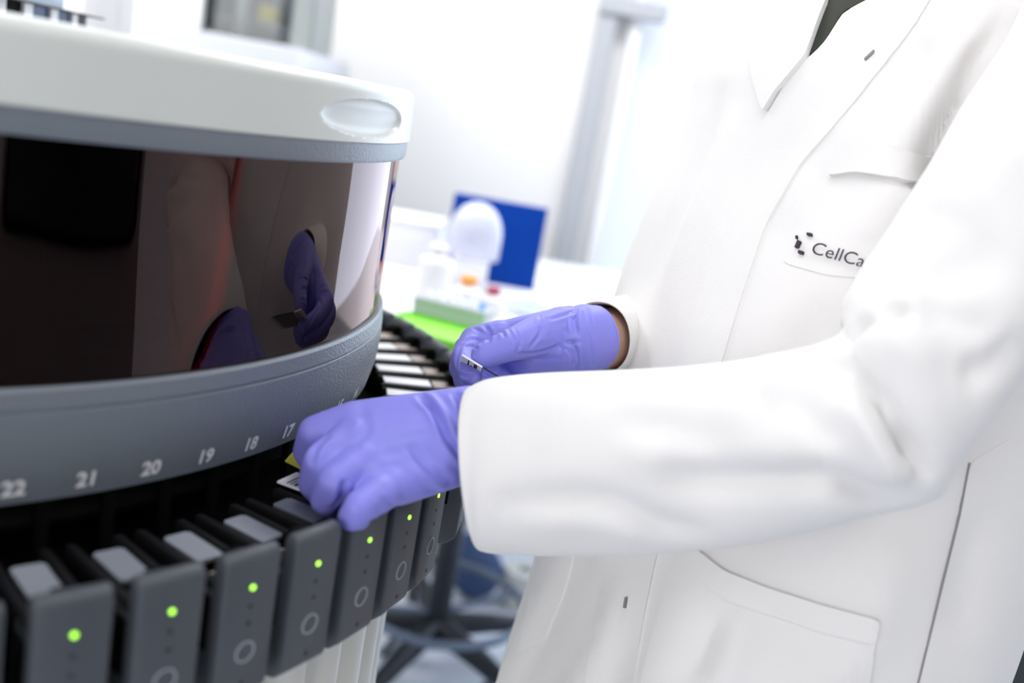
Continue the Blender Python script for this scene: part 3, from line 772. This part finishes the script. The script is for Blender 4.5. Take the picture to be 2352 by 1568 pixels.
# ------------------------------------------------------------------ gloves
def chain(bm, pts, radii, n=16):
    pts = [W(*p) for p in pts]
    for i in range(len(pts)-1): capsule(bm, pts[i], pts[i+1], radii[i], radii[i+1], n)
def near_glove(bm):
    chain(bm, [(815, 966, .742), (724, 992, .738), (706, 1036, .756), (724, 1072, .778)], [.0155, .0130, .0115, .0100])      # index
    chain(bm, [(812, 1010, .725), (736, 1060, .708), (720, 1108, .720), (742, 1140, .745)], [.0155, .0130, .0118, .0100])   # middle
    chain(bm, [(838, 1062, .710), (768, 1106, .690), (748, 1146, .700), (766, 1162, .722)], [.0155, .0128, .0115, .0100])   # ring
    chain(bm, [(885, 1125, .695), (826, 1165, .674), (808, 1187, .676), (828, 1196, .696)], [.0140, .0118, .0102, .0090])   # little
    chain(bm, [(1000, 960, .775), (900, 985, .805), (810, 1030, .808), (755, 1065, .795)], [.018, .016, .0135, .0115])      # thumb, behind
    A = [(815, 966, .744), (813, 990, .735), (812, 1012, .727), (826, 1038, .720), (838, 1062, .713), (862, 1092, .706), (885, 1122, .698)]
    B = [(1085, 938, .748), (1085, 955, .745), (1085, 975, .742), (1085, 993, .740), (1085, 1012, .739), (1085, 1032, .738), (1085, 1048, .738)]
    ra = [.0155, .0155, .0158, .0158, .0157, .0150, .0142]; rb = [.018, .020, .022, .023, .023, .021, .019]
    for k in range(7):
        chain(bm, [A[k], B[k]], [ra[k], rb[k]])
        chain(bm, [(A[k][0]+30, A[k][1], A[k][2]+.018), (B[k][0], B[k][1], B[k][2]+.016)], [.013, rb[k]])
    chain(bm, [(1085, 985, .750), (1180, 1000, .755)], [.030, .030])
    chain(bm, [(1085, 1020, .750), (1180, 1040, .755)], [.026, .028])
g1 = blob('glove', near_glove, 0.0016, 22, 'glove'); gb = bvh_of(g1)
crease(g1, gb, [
  ([(960, 905), (1000, 945), (1030, 1010), (1072, 1060)], 0.0030, 0.0040), ([(1035, 890), (1060, 930), (1075, 980)], 0.003, 0.0036),
  ([(985, 900), (1020, 950), (1060, 1010)], 0.003, -0.0010),
  ([(940, 1020), (980, 1070), (1040, 1110)], 0.0035, 0.0022), ([(900, 1060), (960, 1110), (1010, 1130)], 0.0035, 0.0012),
  ([(800, 1030), (850, 1060), (920, 1110), (980, 1140)], 0.005, 0.0007),
  ([(870, 1150), (920, 1165), (960, 1160)], 0.003, 0.0012), ([(860, 1165), (890, 1180), (915, 1183)], 0.0025, 0.0010),
  ([(760, 1000), (728, 1025), (712, 1070)], 0.003, 0.0018), ([(800, 960), (790, 1000), (760, 1040)], 0.005, 0.0008),
  ([(790, 1100), (785, 1140), (768, 1165)], 0.003, 0.0030), ([(830, 930), (840, 990), (810, 1020)], 0.004, 0.0006)])
tag(g1, 'purple nitrile glove on the near hand'); local(g1, person)
def far_glove(bm):
    # thumb across the slide
    chain(bm, [(1290, 760, .900), (1225, 775, .885), (1165, 795, .866), (1112, 817, .862)], [.023, .0185, .0138, .0118])
    # index curled round, tip under the slide
    chain(bm, [(1150, 775, .925), (1090, 783, .925), (1064, 822, .898), (1074, 856, .872), (1088, 864, .868)], [.0170, .0145, .0118, .0092, .0080])
    chain(bm, [(1150, 795, .940), (1075, 800, .935), (1058, 845, .905), (1070, 868, .888)], [.0160, .0135, .0110, .0095])
    # middle, ring, little tucked below
    chain(bm, [(1160, 810, .945), (1080, 835, .930), (1068, 872, .900), (1095, 888, .880)], [.0155, .0130, .0110, .0100])
    chain(bm, [(1180, 830, .945), (1105, 862, .925), (1105, 895, .900), (1135, 900, .885)], [.0150, .0125, .0110, .0100])
    chain(bm, [(1210, 850, .935), (1150, 885, .915), (1160, 908, .900), (1185, 905, .890)], [.0140, .0115, .0100, .0090])
    for a, b, ra, rb in (((1140, 775, .930), (1308, 745, .915), .0150, .018), ((1160, 800, .935), (1308, 775, .915), .0165, .023), ((1180, 825, .930), (1308, 795, .910), .0165, .024), ((1210, 842, .922), (1308, 815, .905), .016, .020),
                         ((1225, 800, .905), (1308, 780, .900), .021, .022), ((1200, 820, .915), (1308, 800, .895), .018, .022), ((1230, 760, .915), (1308, 748, .905), .016, .019)):
        chain(bm, [a, b], [ra, rb])
def glove_cuff(bm, rows, n=140, roll=0.0011):
    """open flared cuff with a rolled bead"""
    R_ = []
    for T, B, d, th_ in rows:
        t, b = W(*T, d), W(*B, d); R_.append(((t+b)/2, (t-b)/2, th_))
    Q_ = spline([[*c, *u, th_] for c, u, th_ in R_], 7); R_ = [(Vector(q[:3]), Vector(q[3:6]), q[6]) for q in Q_]
    rings = []
    for i, (c, u, th_) in enumerate(R_):
        tg = (R_[min(i+1, len(R_)-1)][0]-R_[max(i-1, 0)][0]).normalized(); w = tg.cross(u).normalized()*th_
        rings.append([c+(u*math.cos(2*PI*k/n)+w*math.sin(2*PI*k/n))*(1+0.010*math.sin(5*2*PI*k/n+i/7)*min(1, i/7)) for k in range(n)])
    V = [[bm.verts.new(p) for p in r] for r in rings]
    for A, B in zip(V[:-1], V[1:]):
        for k in range(n): bm.faces.new((A[k], A[(k+1) % n], B[(k+1) % n], B[k]))
    tube(bm, rings[-1], roll, 8, closed=True)
g2 = blob('glove', far_glove, 0.0015, 6, 'glove'); gb = bvh_of(g2)
crease(g2, gb, [
  ([(1240, 722), (1244, 750), (1235, 775), (1215, 800)], 0.0018, 0.0014), ([(1250, 722), (1252, 750), (1244, 778)], 0.0016, 0.0009),
  ([(1165, 752), (1180, 775), (1190, 795), (1185, 812)], 0.0018, 0.0013), ([(1180, 752), (1194, 780), (1193, 805)], 0.0016, 0.0010), ([(1152, 758), (1160, 775)], 0.0018, 0.0012),
  ([(1112, 745), (1126, 770), (1118, 788)], 0.0022, 0.0016), ([(1060, 785), (1085, 778), (1110, 785)], 0.0020, 0.0012), ([(1065, 797), (1085, 795), (1100, 804)], 0.0018, 0.0010),
  ([(1085, 752), (1110, 765), (1122, 775)], 0.0018, 0.0010), ([(1180, 812), (1220, 812), (1270, 800), (1310, 782)], 0.0022, 0.0014), ([(1200, 818), (1240, 825), (1290, 820)], 0.002, 0.0008),
  ([(1050, 858), (1070, 864), (1095, 860)], 0.0018, 0.0014), ([(1305, 795), (1318, 820), (1318, 850)], 0.0022, 0.0016), ([(1260, 735), (1300, 722), (1330, 712)], 0.002, 0.0010),
  ([(1310, 740), (1320, 780), (1330, 830)], 0.0028, 0.0014), ([(1325, 720), (1335, 745)], 0.002, 0.0012), ([(1330, 790), (1300, 795), (1280, 815)], 0.002, 0.0012),
  ([(1060, 790), (1050, 820), (1048, 850)], 0.002, 0.0008)])
tag(g2, 'purple nitrile glove on the far hand'); local(g2, person)
bm = bmesh.new(); glove_cuff(bm, [((1276, 730), (1280, 846), .900, .020), ((1292, 716), (1298, 856), .900, .0275), ((1312, 706), (1318, 864), .902, .031), ((1336, 698), (1346, 864), .906, .0325), ((1350, 699), (1366, 856), .909, .0325), ((1356, 703), (1373, 850), .911, .032)])
gc = obj('glove_cuff', bm, 'glove'); crease(gc, bvh_of(gc), [([(1345, 705), (1352, 740), (1362, 790), (1366, 845)], 0.0026, 0.0018), ([(1325, 700), (1318, 730), (1322, 770)], 0.0026, 0.0022), ([(1335, 705), (1330, 735), (1338, 765)], 0.002, -0.0012), ([(1306, 785), (1320, 800), (1324, 855)], 0.0024, 0.0024), ([(1300, 790), (1316, 784), (1334, 788)], 0.002, 0.0016), ([(1340, 770), (1345, 810), (1340, 855)], 0.0022, 0.0014), ([(1300, 720), (1296, 745), (1304, 770)], 0.0022, 0.0014)])
gc.modifiers.new('t', 'SOLIDIFY').thickness = 0.0007; local(gc, g2)

# slides held in the hands
pA = W(1060, 822, .862); pB = W(1150, 877, .860)
s = make_slide('microscope_slide', pA, pB-pA, (pB-pA).normalized().cross(raydir(1100, 840))*-1-raydir(1100, 840)*0.22, 'paper'); 
tag(s, 'glass microscope slide with white label pinched between thumb and finger of the far hand', 'microscope slide')
pA = W(672, 1040, .775); pB = W(760, 1085, .80)
s = make_slide('microscope_slide', pA, pB-pA, Vector((-0.75, 0.5, 0.45)), 'yellow_slide', bars=False, sw=0.018)
tag(s, 'yellow-ended microscope slide poking out behind the near gloved fingers', 'microscope slide')

# ------------------------------------------------------------------ bench and what stands on it
BZ = H-0.375
bench = empty('laboratory_bench', (-0.2, 2.0, 0))
bm = bmesh.new(); box(bm, (0.12, 0.12, BZ-0.015), (0.94, 1.30, 0.03), bev=0.003); obj('worktop', bm, 'bench_white', bench, autos=40)
for x, y in ((-0.35, -0.48), (-0.35, 0.70), (0.55, 0.70)):
    bm = bmesh.new(); box(bm, (x, y, (BZ-0.03)/2), (0.05, 0.05, BZ-0.03), bev=0.004); obj('leg', bm, 'bench_white', bench, autos=40)
tag(bench, 'white laboratory bench behind the round machine, carrying bottles and a green tray', 'bench')
# green tray
c = onz(1015, 790, BZ); tr = empty('slide_tray', (c.x, c.y, BZ), math.radians(-18))
bm = bmesh.new(); box(bm, (0, 0, 0.010), (0.22, 0.13, 0.020), bev=0.004); obj('tray_base', bm, 'green_tray', tr, autos=40)
bm = bmesh.new()
for s_ in (-1, 1): box(bm, (0, s_*0.062, 0.018), (0.20, 0.006, 0.016), bev=0.002); box(bm, (s_*0.097, 0, 0.018), (0.006, 0.12, 0.016), bev=0.002)
obj('tray_rim', bm, 'green_tray', tr, autos=40)
tag(tr, 'flat bright green plastic tray on the bench, left of the far hand', 'tray')
c = onz(1035, 745, BZ+0.02); rk = empty('tube_rack', (c.x, c.y+0.02, BZ+0.026), math.radians(-18))
bm = bmesh.new(); box(bm, (0, 0, 0.004), (0.13, 0.05, 0.008), bev=0.002)
for x in (-0.06, 0.06): box(bm, (x, 0, 0.014), (0.006, 0.045, 0.02))
box(bm, (0, 0, 0.026), (0.13, 0.045, 0.004), bev=0.001); box(bm, (0, -0.021, 0.014), (0.13, 0.004, 0.022)); obj('rack_frame', bm, 'grey_rack', rk, autos=40)
for i in range(6):
    bm = bmesh.new(); cyl(bm, (-0.05+i*0.02, 0, 0.010), 0.006, 0.028, 12); obj('tube', bm, 'blue_tip' if i > 4 else 'white_plastic', rk)
tag(rk, 'small grey tube rack standing on the green tray', 'rack')
def bottle(name, px, py, y_, r, hgt, m, cap=None, caph=0.015, label='', cat='bottle', rot=0):
    z = BZ; c = W(px, py, y_); e = empty(name, (c.x, c.y, BZ))
    prof = [(1e-4, 0), (r*0.95, 0), (r, 0.004), (r, hgt*0.72), (r*0.93, hgt*0.80), (r*0.5, hgt*0.90), (r*0.42, hgt*0.93), (r*0.42, hgt), (1e-4, hgt)]
    bm = bmesh.new(); lathe(bm, prof, 32, closed=False); obj('bottle_body', bm, m, e, autos=50)
    if cap: bm = bmesh.new(); cyl(bm, (0, 0, hgt-0.002), r*0.55, caph, 24, bev=0.002); obj('cap', bm, cap, e, autos=40)
    tag(e, label, cat); return e
bottle('wash_bottle', 990, 690, 1.95, 0.034, 0.10, 'white_plastic', 'white_plastic', 0.01, 'plain white bottle with white cap, leftmost on the bench')
e = bottle('reagent_bottle', 1070, 690, 1.86, 0.030, 0.060, 'white_plastic', 'orange_cap', 0.014, 'white bottle with orange cap in front of the blue board')
e = bottle('reagent_bottle', 1128, 700, 1.88, 0.024, 0.046, 'white_plastic', 'red_cap', 0.012, 'small white bottle with dark red cap beside the orange-capped one')
# domed container in front of the blue board
c = W(1078, 620, 2.12); dm = empty('domed_jar', (c.x, c.y, BZ))
bm = bmesh.new(); pr = [(1e-4, 0.140)]+[(0.040*math.sin(a), 0.100+0.040*math.cos(a)) for a in np.linspace(0.1, PI/2, 10)]+[(0.040, 0.0), (1e-4, 0)]
lathe(bm, pr, 40, closed=False); obj('jar_body', bm, 'white_plastic', dm)
bm = bmesh.new(); 
pr = [(1e-4, 0.188)]+[(0.058*math.sin(a), 0.118+0.070*math.cos(a)) for a in np.linspace(0.1, PI/2, 12)]+[(0.058, 0.07), (0.056, 0.07)]+[(0.056*math.sin(a), 0.118+0.068*math.cos(a)) for a in np.linspace(PI/2, 0.1, 12)]
lathe(bm, pr, 40, closed=False); obj('jar_cover', bm, 'clear_plastic', dm)['label'] = 'translucent domed cover'
tag(dm, 'tall white jar under a translucent dome, against the blue board', 'jar')
# bag
def bag(bm):
    c = W(1205, 715, 1.95); 
    for dx, dz, r in ((0, 0, 0.032), (0.03, 0.0, 0.024), (-0.03, -0.005, 0.022), (0.0, 0.010, 0.022)): ellipsoid(bm, (c.x+dx, c.y, BZ+0.024+dz), (r, r*0.8, r*0.75))
bg = blob('plastic_bag', bag, 0.006, 3, 'clear_bag'); tag(bg, 'crumpled translucent plastic bag on the bench below the blue board', 'bag')
# blue board
A = W(1040, 443, 2.2); B = W(1255, 480, 2.2); C_ = W(1222, 700, 2.2)
bb = empty('blue_board', ((A.x+B.x)/2, A.y, BZ))
wB = (B-A).length; hB = A.z-BZ
bm = bmesh.new(); box(bm, (0.004, 0.02, hB/2), (wB, 0.03, hB), bev=0.002); obj('board_panel', bm, 'blue_board', bb, autos=40)
bm = bmesh.new(); 
for z in (0.085, 0.12): vs = disc(bm, 0, 0, 0.001)
bm.free()
tag(bb, 'upright deep blue rectangular board standing on the bench', 'board')
# white carton left
c = W(940, 660, 2.3); bx = empty('white_box', (c.x-0.12, c.y+0.05, BZ)); bm = bmesh.new(); box(bm, (0, 0, 0.05), (0.34, 0.16, 0.10), bev=0.004); obj('carton', bm, 'paper', bx, autos=40)
bm = bmesh.new(); box(bm, (0, 0, 0.104), (0.345, 0.165, 0.010), bev=0.003); obj('lid', bm, 'white_plastic', bx, autos=40)
tag(bx, 'long low white box with a lid at the back of the bench', 'box')

# ------------------------------------------------------------------ stool and cables behind
sb = onz(985, 1530, 0.0); stl = empty('laboratory_stool', (sb.x, sb.y, 0), 0.2)
bm = bmesh.new(); cyl(bm, (0, 0, 0.06), 0.028, 0.42, 24); cyl(bm, (0, 0, 0.44), 0.018, 0.18, 20); obj('pole', bm, 'stool_black', stl, autos=40)
bm = bmesh.new(); cyl(bm, (0, 0, 0.60), 0.19, 0.06, 48, bev=0.02); obj('seat', bm, 'stool_black', stl, autos=40)
for i in range(5):
    a = 2*PI*i/5+0.35; d_ = Vector((math.cos(a), math.sin(a), 0))
    bm = bmesh.new(); tube(bm, [d_*0.02+Vector((0, 0, 0.11)), d_*0.15+Vector((0, 0, 0.095)), d_*0.31+Vector((0, 0, 0.07))], [0.030, 0.024, 0.016], 12); leg = obj('leg', bm, 'stool_black', stl, autos=40)
    bm = bmesh.new(); w_ = d_.cross(Vector((0, 0, 1))); 
    for s_ in (-1, 1):
        c = d_*0.31+w_*0.014*s_+Vector((0, 0, 0.026)); tube(bm, [c-w_*0.009, c+w_*0.009], 0.026, 20)
    tube(bm, [d_*0.31+Vector((0, 0, 0.03)), d_*0.31+Vector((0, 0, 0.075))], 0.007, 8)
    obj('caster', bm, 'stool_black', leg, autos=40)
RR, RZ = 0.20, 0.175
bm = bmesh.new(); tube(bm, [(RR*math.cos(2*PI*i/48), RR*math.sin(2*PI*i/48), RZ) for i in range(48)], 0.010, 10, closed=True)
for i in range(2): a = PI*i+0.3; tube(bm, [(0.02*math.cos(a), 0.02*math.sin(a), RZ-0.03), (RR*math.cos(a), RR*math.sin(a), RZ)], 0.008, 8)
obj('foot_ring', bm, 'stool_grey', stl, autos=40)['label'] = 'grey metal foot ring'
tag(stl, 'black swivel laboratory stool with grey foot ring on the floor behind the drawers', 'stool')
bm = bmesh.new()
pts = spline([tuple(onz(x, y, 0.008)) for x, y in ((880, 1500), (930, 1440), (1000, 1430), (1090, 1480), (1140, 1545), (1060, 1600), (900, 1600))], 8); tube(bm, pts, 0.008, 8)
cbz = obj('cable', bm, 'stool_black'); tag(cbz, 'black cable looping over the floor by the stool', 'cable')
# bundled cloth and white roll on the floor behind
c = onz(1105, 1300, 0.09)
def bun(bm): ellipsoid(bm, (c.x-0.01, c.y, 0.075), (0.075, 0.07, 0.075)); ellipsoid(bm, (c.x-0.03, c.y+0.03, 0.12), (0.05, 0.06, 0.05))
o = blob('waste_bag', bun, 0.012, 3, 'cloth_blue'); tag(o, 'dark blue bag slumped on the floor behind the stool', 'bag')
c = onz(1200, 1345, 0.05); bm = bmesh.new(); lathe(bm, [(0.02, 0), (0.055, 0), (0.06, 0.01), (0.06, 0.09), (0.055, 0.10), (0.02, 0.10)], 40, (c.x, c.y)); o = obj('paper_roll', bm, 'cream', autos=40); tag(o, 'pale roll standing on the floor beside the blue bag', 'roll')
c = onz(945, 1400, 0.0); fb = empty('floor_cabinet', (c.x-0.12, 2.75, 0)); bm = bmesh.new(); box(bm, (0, 0, 0.24), (0.30, 0.4, 0.48), bev=0.004); obj('carcass', bm, 'cream', fb, autos=40)
bm = bmesh.new(); box(bm, (0, -0.205, 0.24), (0.29, 0.012, 0.22), bev=0.003); dr_ = obj('drawer', bm, 'bench_white', fb, autos=40)
bm = bmesh.new(); box(bm, (0, -0.216, 0.30), (0.10, 0.012, 0.012), bev=0.003); obj('handle', bm, 'frame_grey', dr_, autos=40)
tag(fb, 'pale low cabinet on the floor under the bench', 'cabinet')
# dark blue bin behind the coat at lower right
c = onz(2400, 1560, 0.0); bn = empty('waste_bin', (0.95, 1.75, 0))
bm = bmesh.new(); lathe(bm, [(0.02, 0.0), (0.15, 0.0), (0.18, 0.46), (0.172, 0.46), (0.145, 0.012), (0.02, 0.012)], 40, closed=False); obj('bin_body', bm, 'cloth_blue', bn, autos=40)
bm = bmesh.new(); lathe(bm, [(0.186, 0.45), (0.186, 0.49), (0.12, 0.56), (0.001, 0.57)], 40, closed=False); obj('lid', bm, 'stool_black', bn, autos=40)
tag(bn, 'dark blue waste bin behind the coat at the right edge', 'bin')

# ------------------------------------------------------------------ top left: module on the machine, cabinet and shelf behind
mo = empty('reader_module', (0, 0, h+0.0066))
A = W(-160, 0, 0.98); B = W(196, 60, 1.28); A.z = B.z = 0; dirv = (B-A).normalized(); mo.location = (A.x, A.y, h+0.0068); mo.rotation_euler = (0, 0, math.atan2(dirv.y, dirv.x)); LL = (B-A).length
bm = bmesh.new(); box(bm, (LL/2+0.0, 0.03, 0.011), (LL, 0.05, 0.022)); obj('plinth', bm, 'black', mo, smooth=False)
x = 0.0; i = 0
widths = [(0.03, 'white_plastic'), (0.03, 'black'), (0.022, 'paper'), (0.036, 'black'), (0.018, 'white_plastic'), (0.04, 'navy'), (0.016, 'white_plastic'), (0.035, 'navy'), (0.012, 'white_plastic'), (0.03, 'side_gray')]
tot = sum(w for w, _ in widths); x = LL-tot
for w, m_ in widths:
    bm = bmesh.new(); box(bm, (x+w/2, 0.0 if m_ not in ('black', 'navy', 'side_gray') else 0.004, 0.011), (w*0.98, 0.01, 0.022)); obj('panel_strip', bm, m_, mo, smooth=False); x += w
bm = bmesh.new(); box(bm, (LL/2+0.006, 0.03, 0.0232), (LL+0.03, 0.09, 0.0022), bev=0.0006); obj('ledge', bm, 'side_gray', mo, smooth=False)
bm = bmesh.new(); box(bm, (LL/2-0.02, 0.035, 0.12), (LL-0.03, 0.05, 0.20), bev=0.004); obj('screen_housing', bm, 'screen_blue', mo, autos=40)['label'] = 'pale blue front'
tag(mo, 'display module with dark and blue strip standing on the white cap, top left', 'display')
A = W(186, 55, 1.80); B = W(303, 92, 1.80)
wb = empty('white_tower', ((A.x+B.x)/2, (A.y+B.y)/2+0.02, 0)); bm = bmesh.new(); box(bm, (0, 0.04, (H+0.35)/2), (B.x-A.x, 0.12, H+0.35), bev=0.004); obj('tower_housing', bm, 'white_plastic', wb, autos=40)
bm = bmesh.new(); box(bm, (0, -0.023, H+0.1), (0.04, 0.006, 0.5), bev=0.002); obj('tower_panel', bm, 'white_plastic', wb, autos=40)
tag(wb, 'smooth white upright instrument housing behind the round machine, top left', 'laboratory machine')
A = W(310, 24, 2.35); B = W(690, 112, 2.35)
sh = empty('refrigerator', ((A.x+B.x)/2-0.35, A.y+0.3, 0)); wid = B.x-A.x+0.70
bm = bmesh.new(); box(bm, (0, 0, B.z/2), (wid, 0.6, B.z), bev=0.006); obj('appliance_body', bm, 'appliance', sh, autos=40)
bm = bmesh.new(); box(bm, (wid/2+0.012, 0.0, B.z/2-0.02), (0.02, 0.5, B.z-0.06), bev=0.004); obj('shaded_side', bm, 'cabinet_grey', sh, autos=40)  # shading of the side face put into a grey panel
tag(sh, 'wide pale appliance with side face shaded grey behind the round machine', 'appliance')
cab = empty('glass_cabinet', (W(585, 40, 2.45).x, A.y+0.25, B.z+0.002)); cw = 0.27
bm = bmesh.new(); box(bm, (0, 0.12, 0.2), (cw, 0.01, 0.40)); box(bm, (0, 0, 0.004), (cw, 0.25, 0.008)); box(bm, (0, 0, 0.40), (cw, 0.25, 0.01))
for s_ in (-1, 1): box(bm, (s_*cw/2, 0, 0.2), (0.01, 0.25, 0.40))
box(bm, (cw/2-0.02, -0.12, 0.2), (0.05, 0.012, 0.40)); obj('cabinet_carcass', bm, 'cabinet_grey', cab, autos=40)
bm = bmesh.new(); box(bm, (-0.02, -0.123, 0.2), (cw-0.05, 0.004, 0.39)); obj('glass_door', bm, 'clear_glass', cab, smooth=False)
tag(cab, 'grey glass-fronted cabinet standing on the pale appliance', 'cabinet')
cl = cab.location
for nm, dx, r_, hh, m_, lb in (('beaker', -0.075, 0.018, 0.20, 'cream', 'tall cream container inside the glass cabinet'), ('flask', 0.045, 0.022, 0.035, 'cream', 'small pale flask under the yellow one in the glass cabinet'), ('canister', 0.085, 0.014, 0.22, 'red_part', 'reddish tall canister inside the glass cabinet'), ("test_tube", 0.055, 0.012, 0.26, 'cabinet_grey', 'dark grey tube inside the glass cabinet')):
    bm = bmesh.new(); cyl(bm, (0, 0, 0), r_, hh, 24, bev=0.003); o = obj(nm, bm, m_, autos=40); o.location = (cl.x+dx, cl.y+(0.0 if nm != "test_tube" else 0.05), cl.z+0.0085); tag(o, lb, 'container')
bm = bmesh.new(); cyl(bm, (0, 0, 0), 0.030, 0.045, 24, bev=0.006); o = obj('yellow_pot', bm, 'yellow', autos=40); o.location = (cl.x+0.005, cl.y-0.03, cl.z+0.052); tag(o, 'yellow pot on the shelf in the glass cabinet', 'pot')
bm = bmesh.new(); box(bm, (0.0, 0.0, 0.045), (cw-0.02, 0.2, 0.006)); obj('shelf', bm, 'clear_glass', cab, smooth=False)
# counter-top black monitor behind the camera, seen only mirrored in the window
bpy.context.view_layer.update()

# tall instrument to the right of the camera, mirrored in the machine's window
mon = empty('slide_scanner', (1.12, 0.02, 0), math.atan2(0.64, 0.284))
bm = bmesh.new(); box(bm, (0, 0, H-0.12), (0.72, 0.045, 0.56), bev=0.05, seg=5); obj('display_panel', bm, 'monitor_black', mon, autos=40)
bm = bmesh.new(); box(bm, (0, -0.16, (H+0.2+H-0.72)/2), (0.80, 0.30, 0.92), bev=0.02, seg=3); obj('housing', bm, 'scanner_brown', mon, autos=40)
bm = bmesh.new(); box(bm, (0, -0.16, (H-0.722)/2), (0.78, 0.28, H-0.722), bev=0.005)
for i in range(14): box(bm, (-0.35+i*0.054, -0.018, (H-0.74)/2), (0.008, 0.012, H-0.80), bev=0.002)
obj('lower_grille', bm, 'side_gray', mon, autos=40)
tag(mon, 'tall dark instrument seen only as a black reflection in the round window', 'laboratory machine')
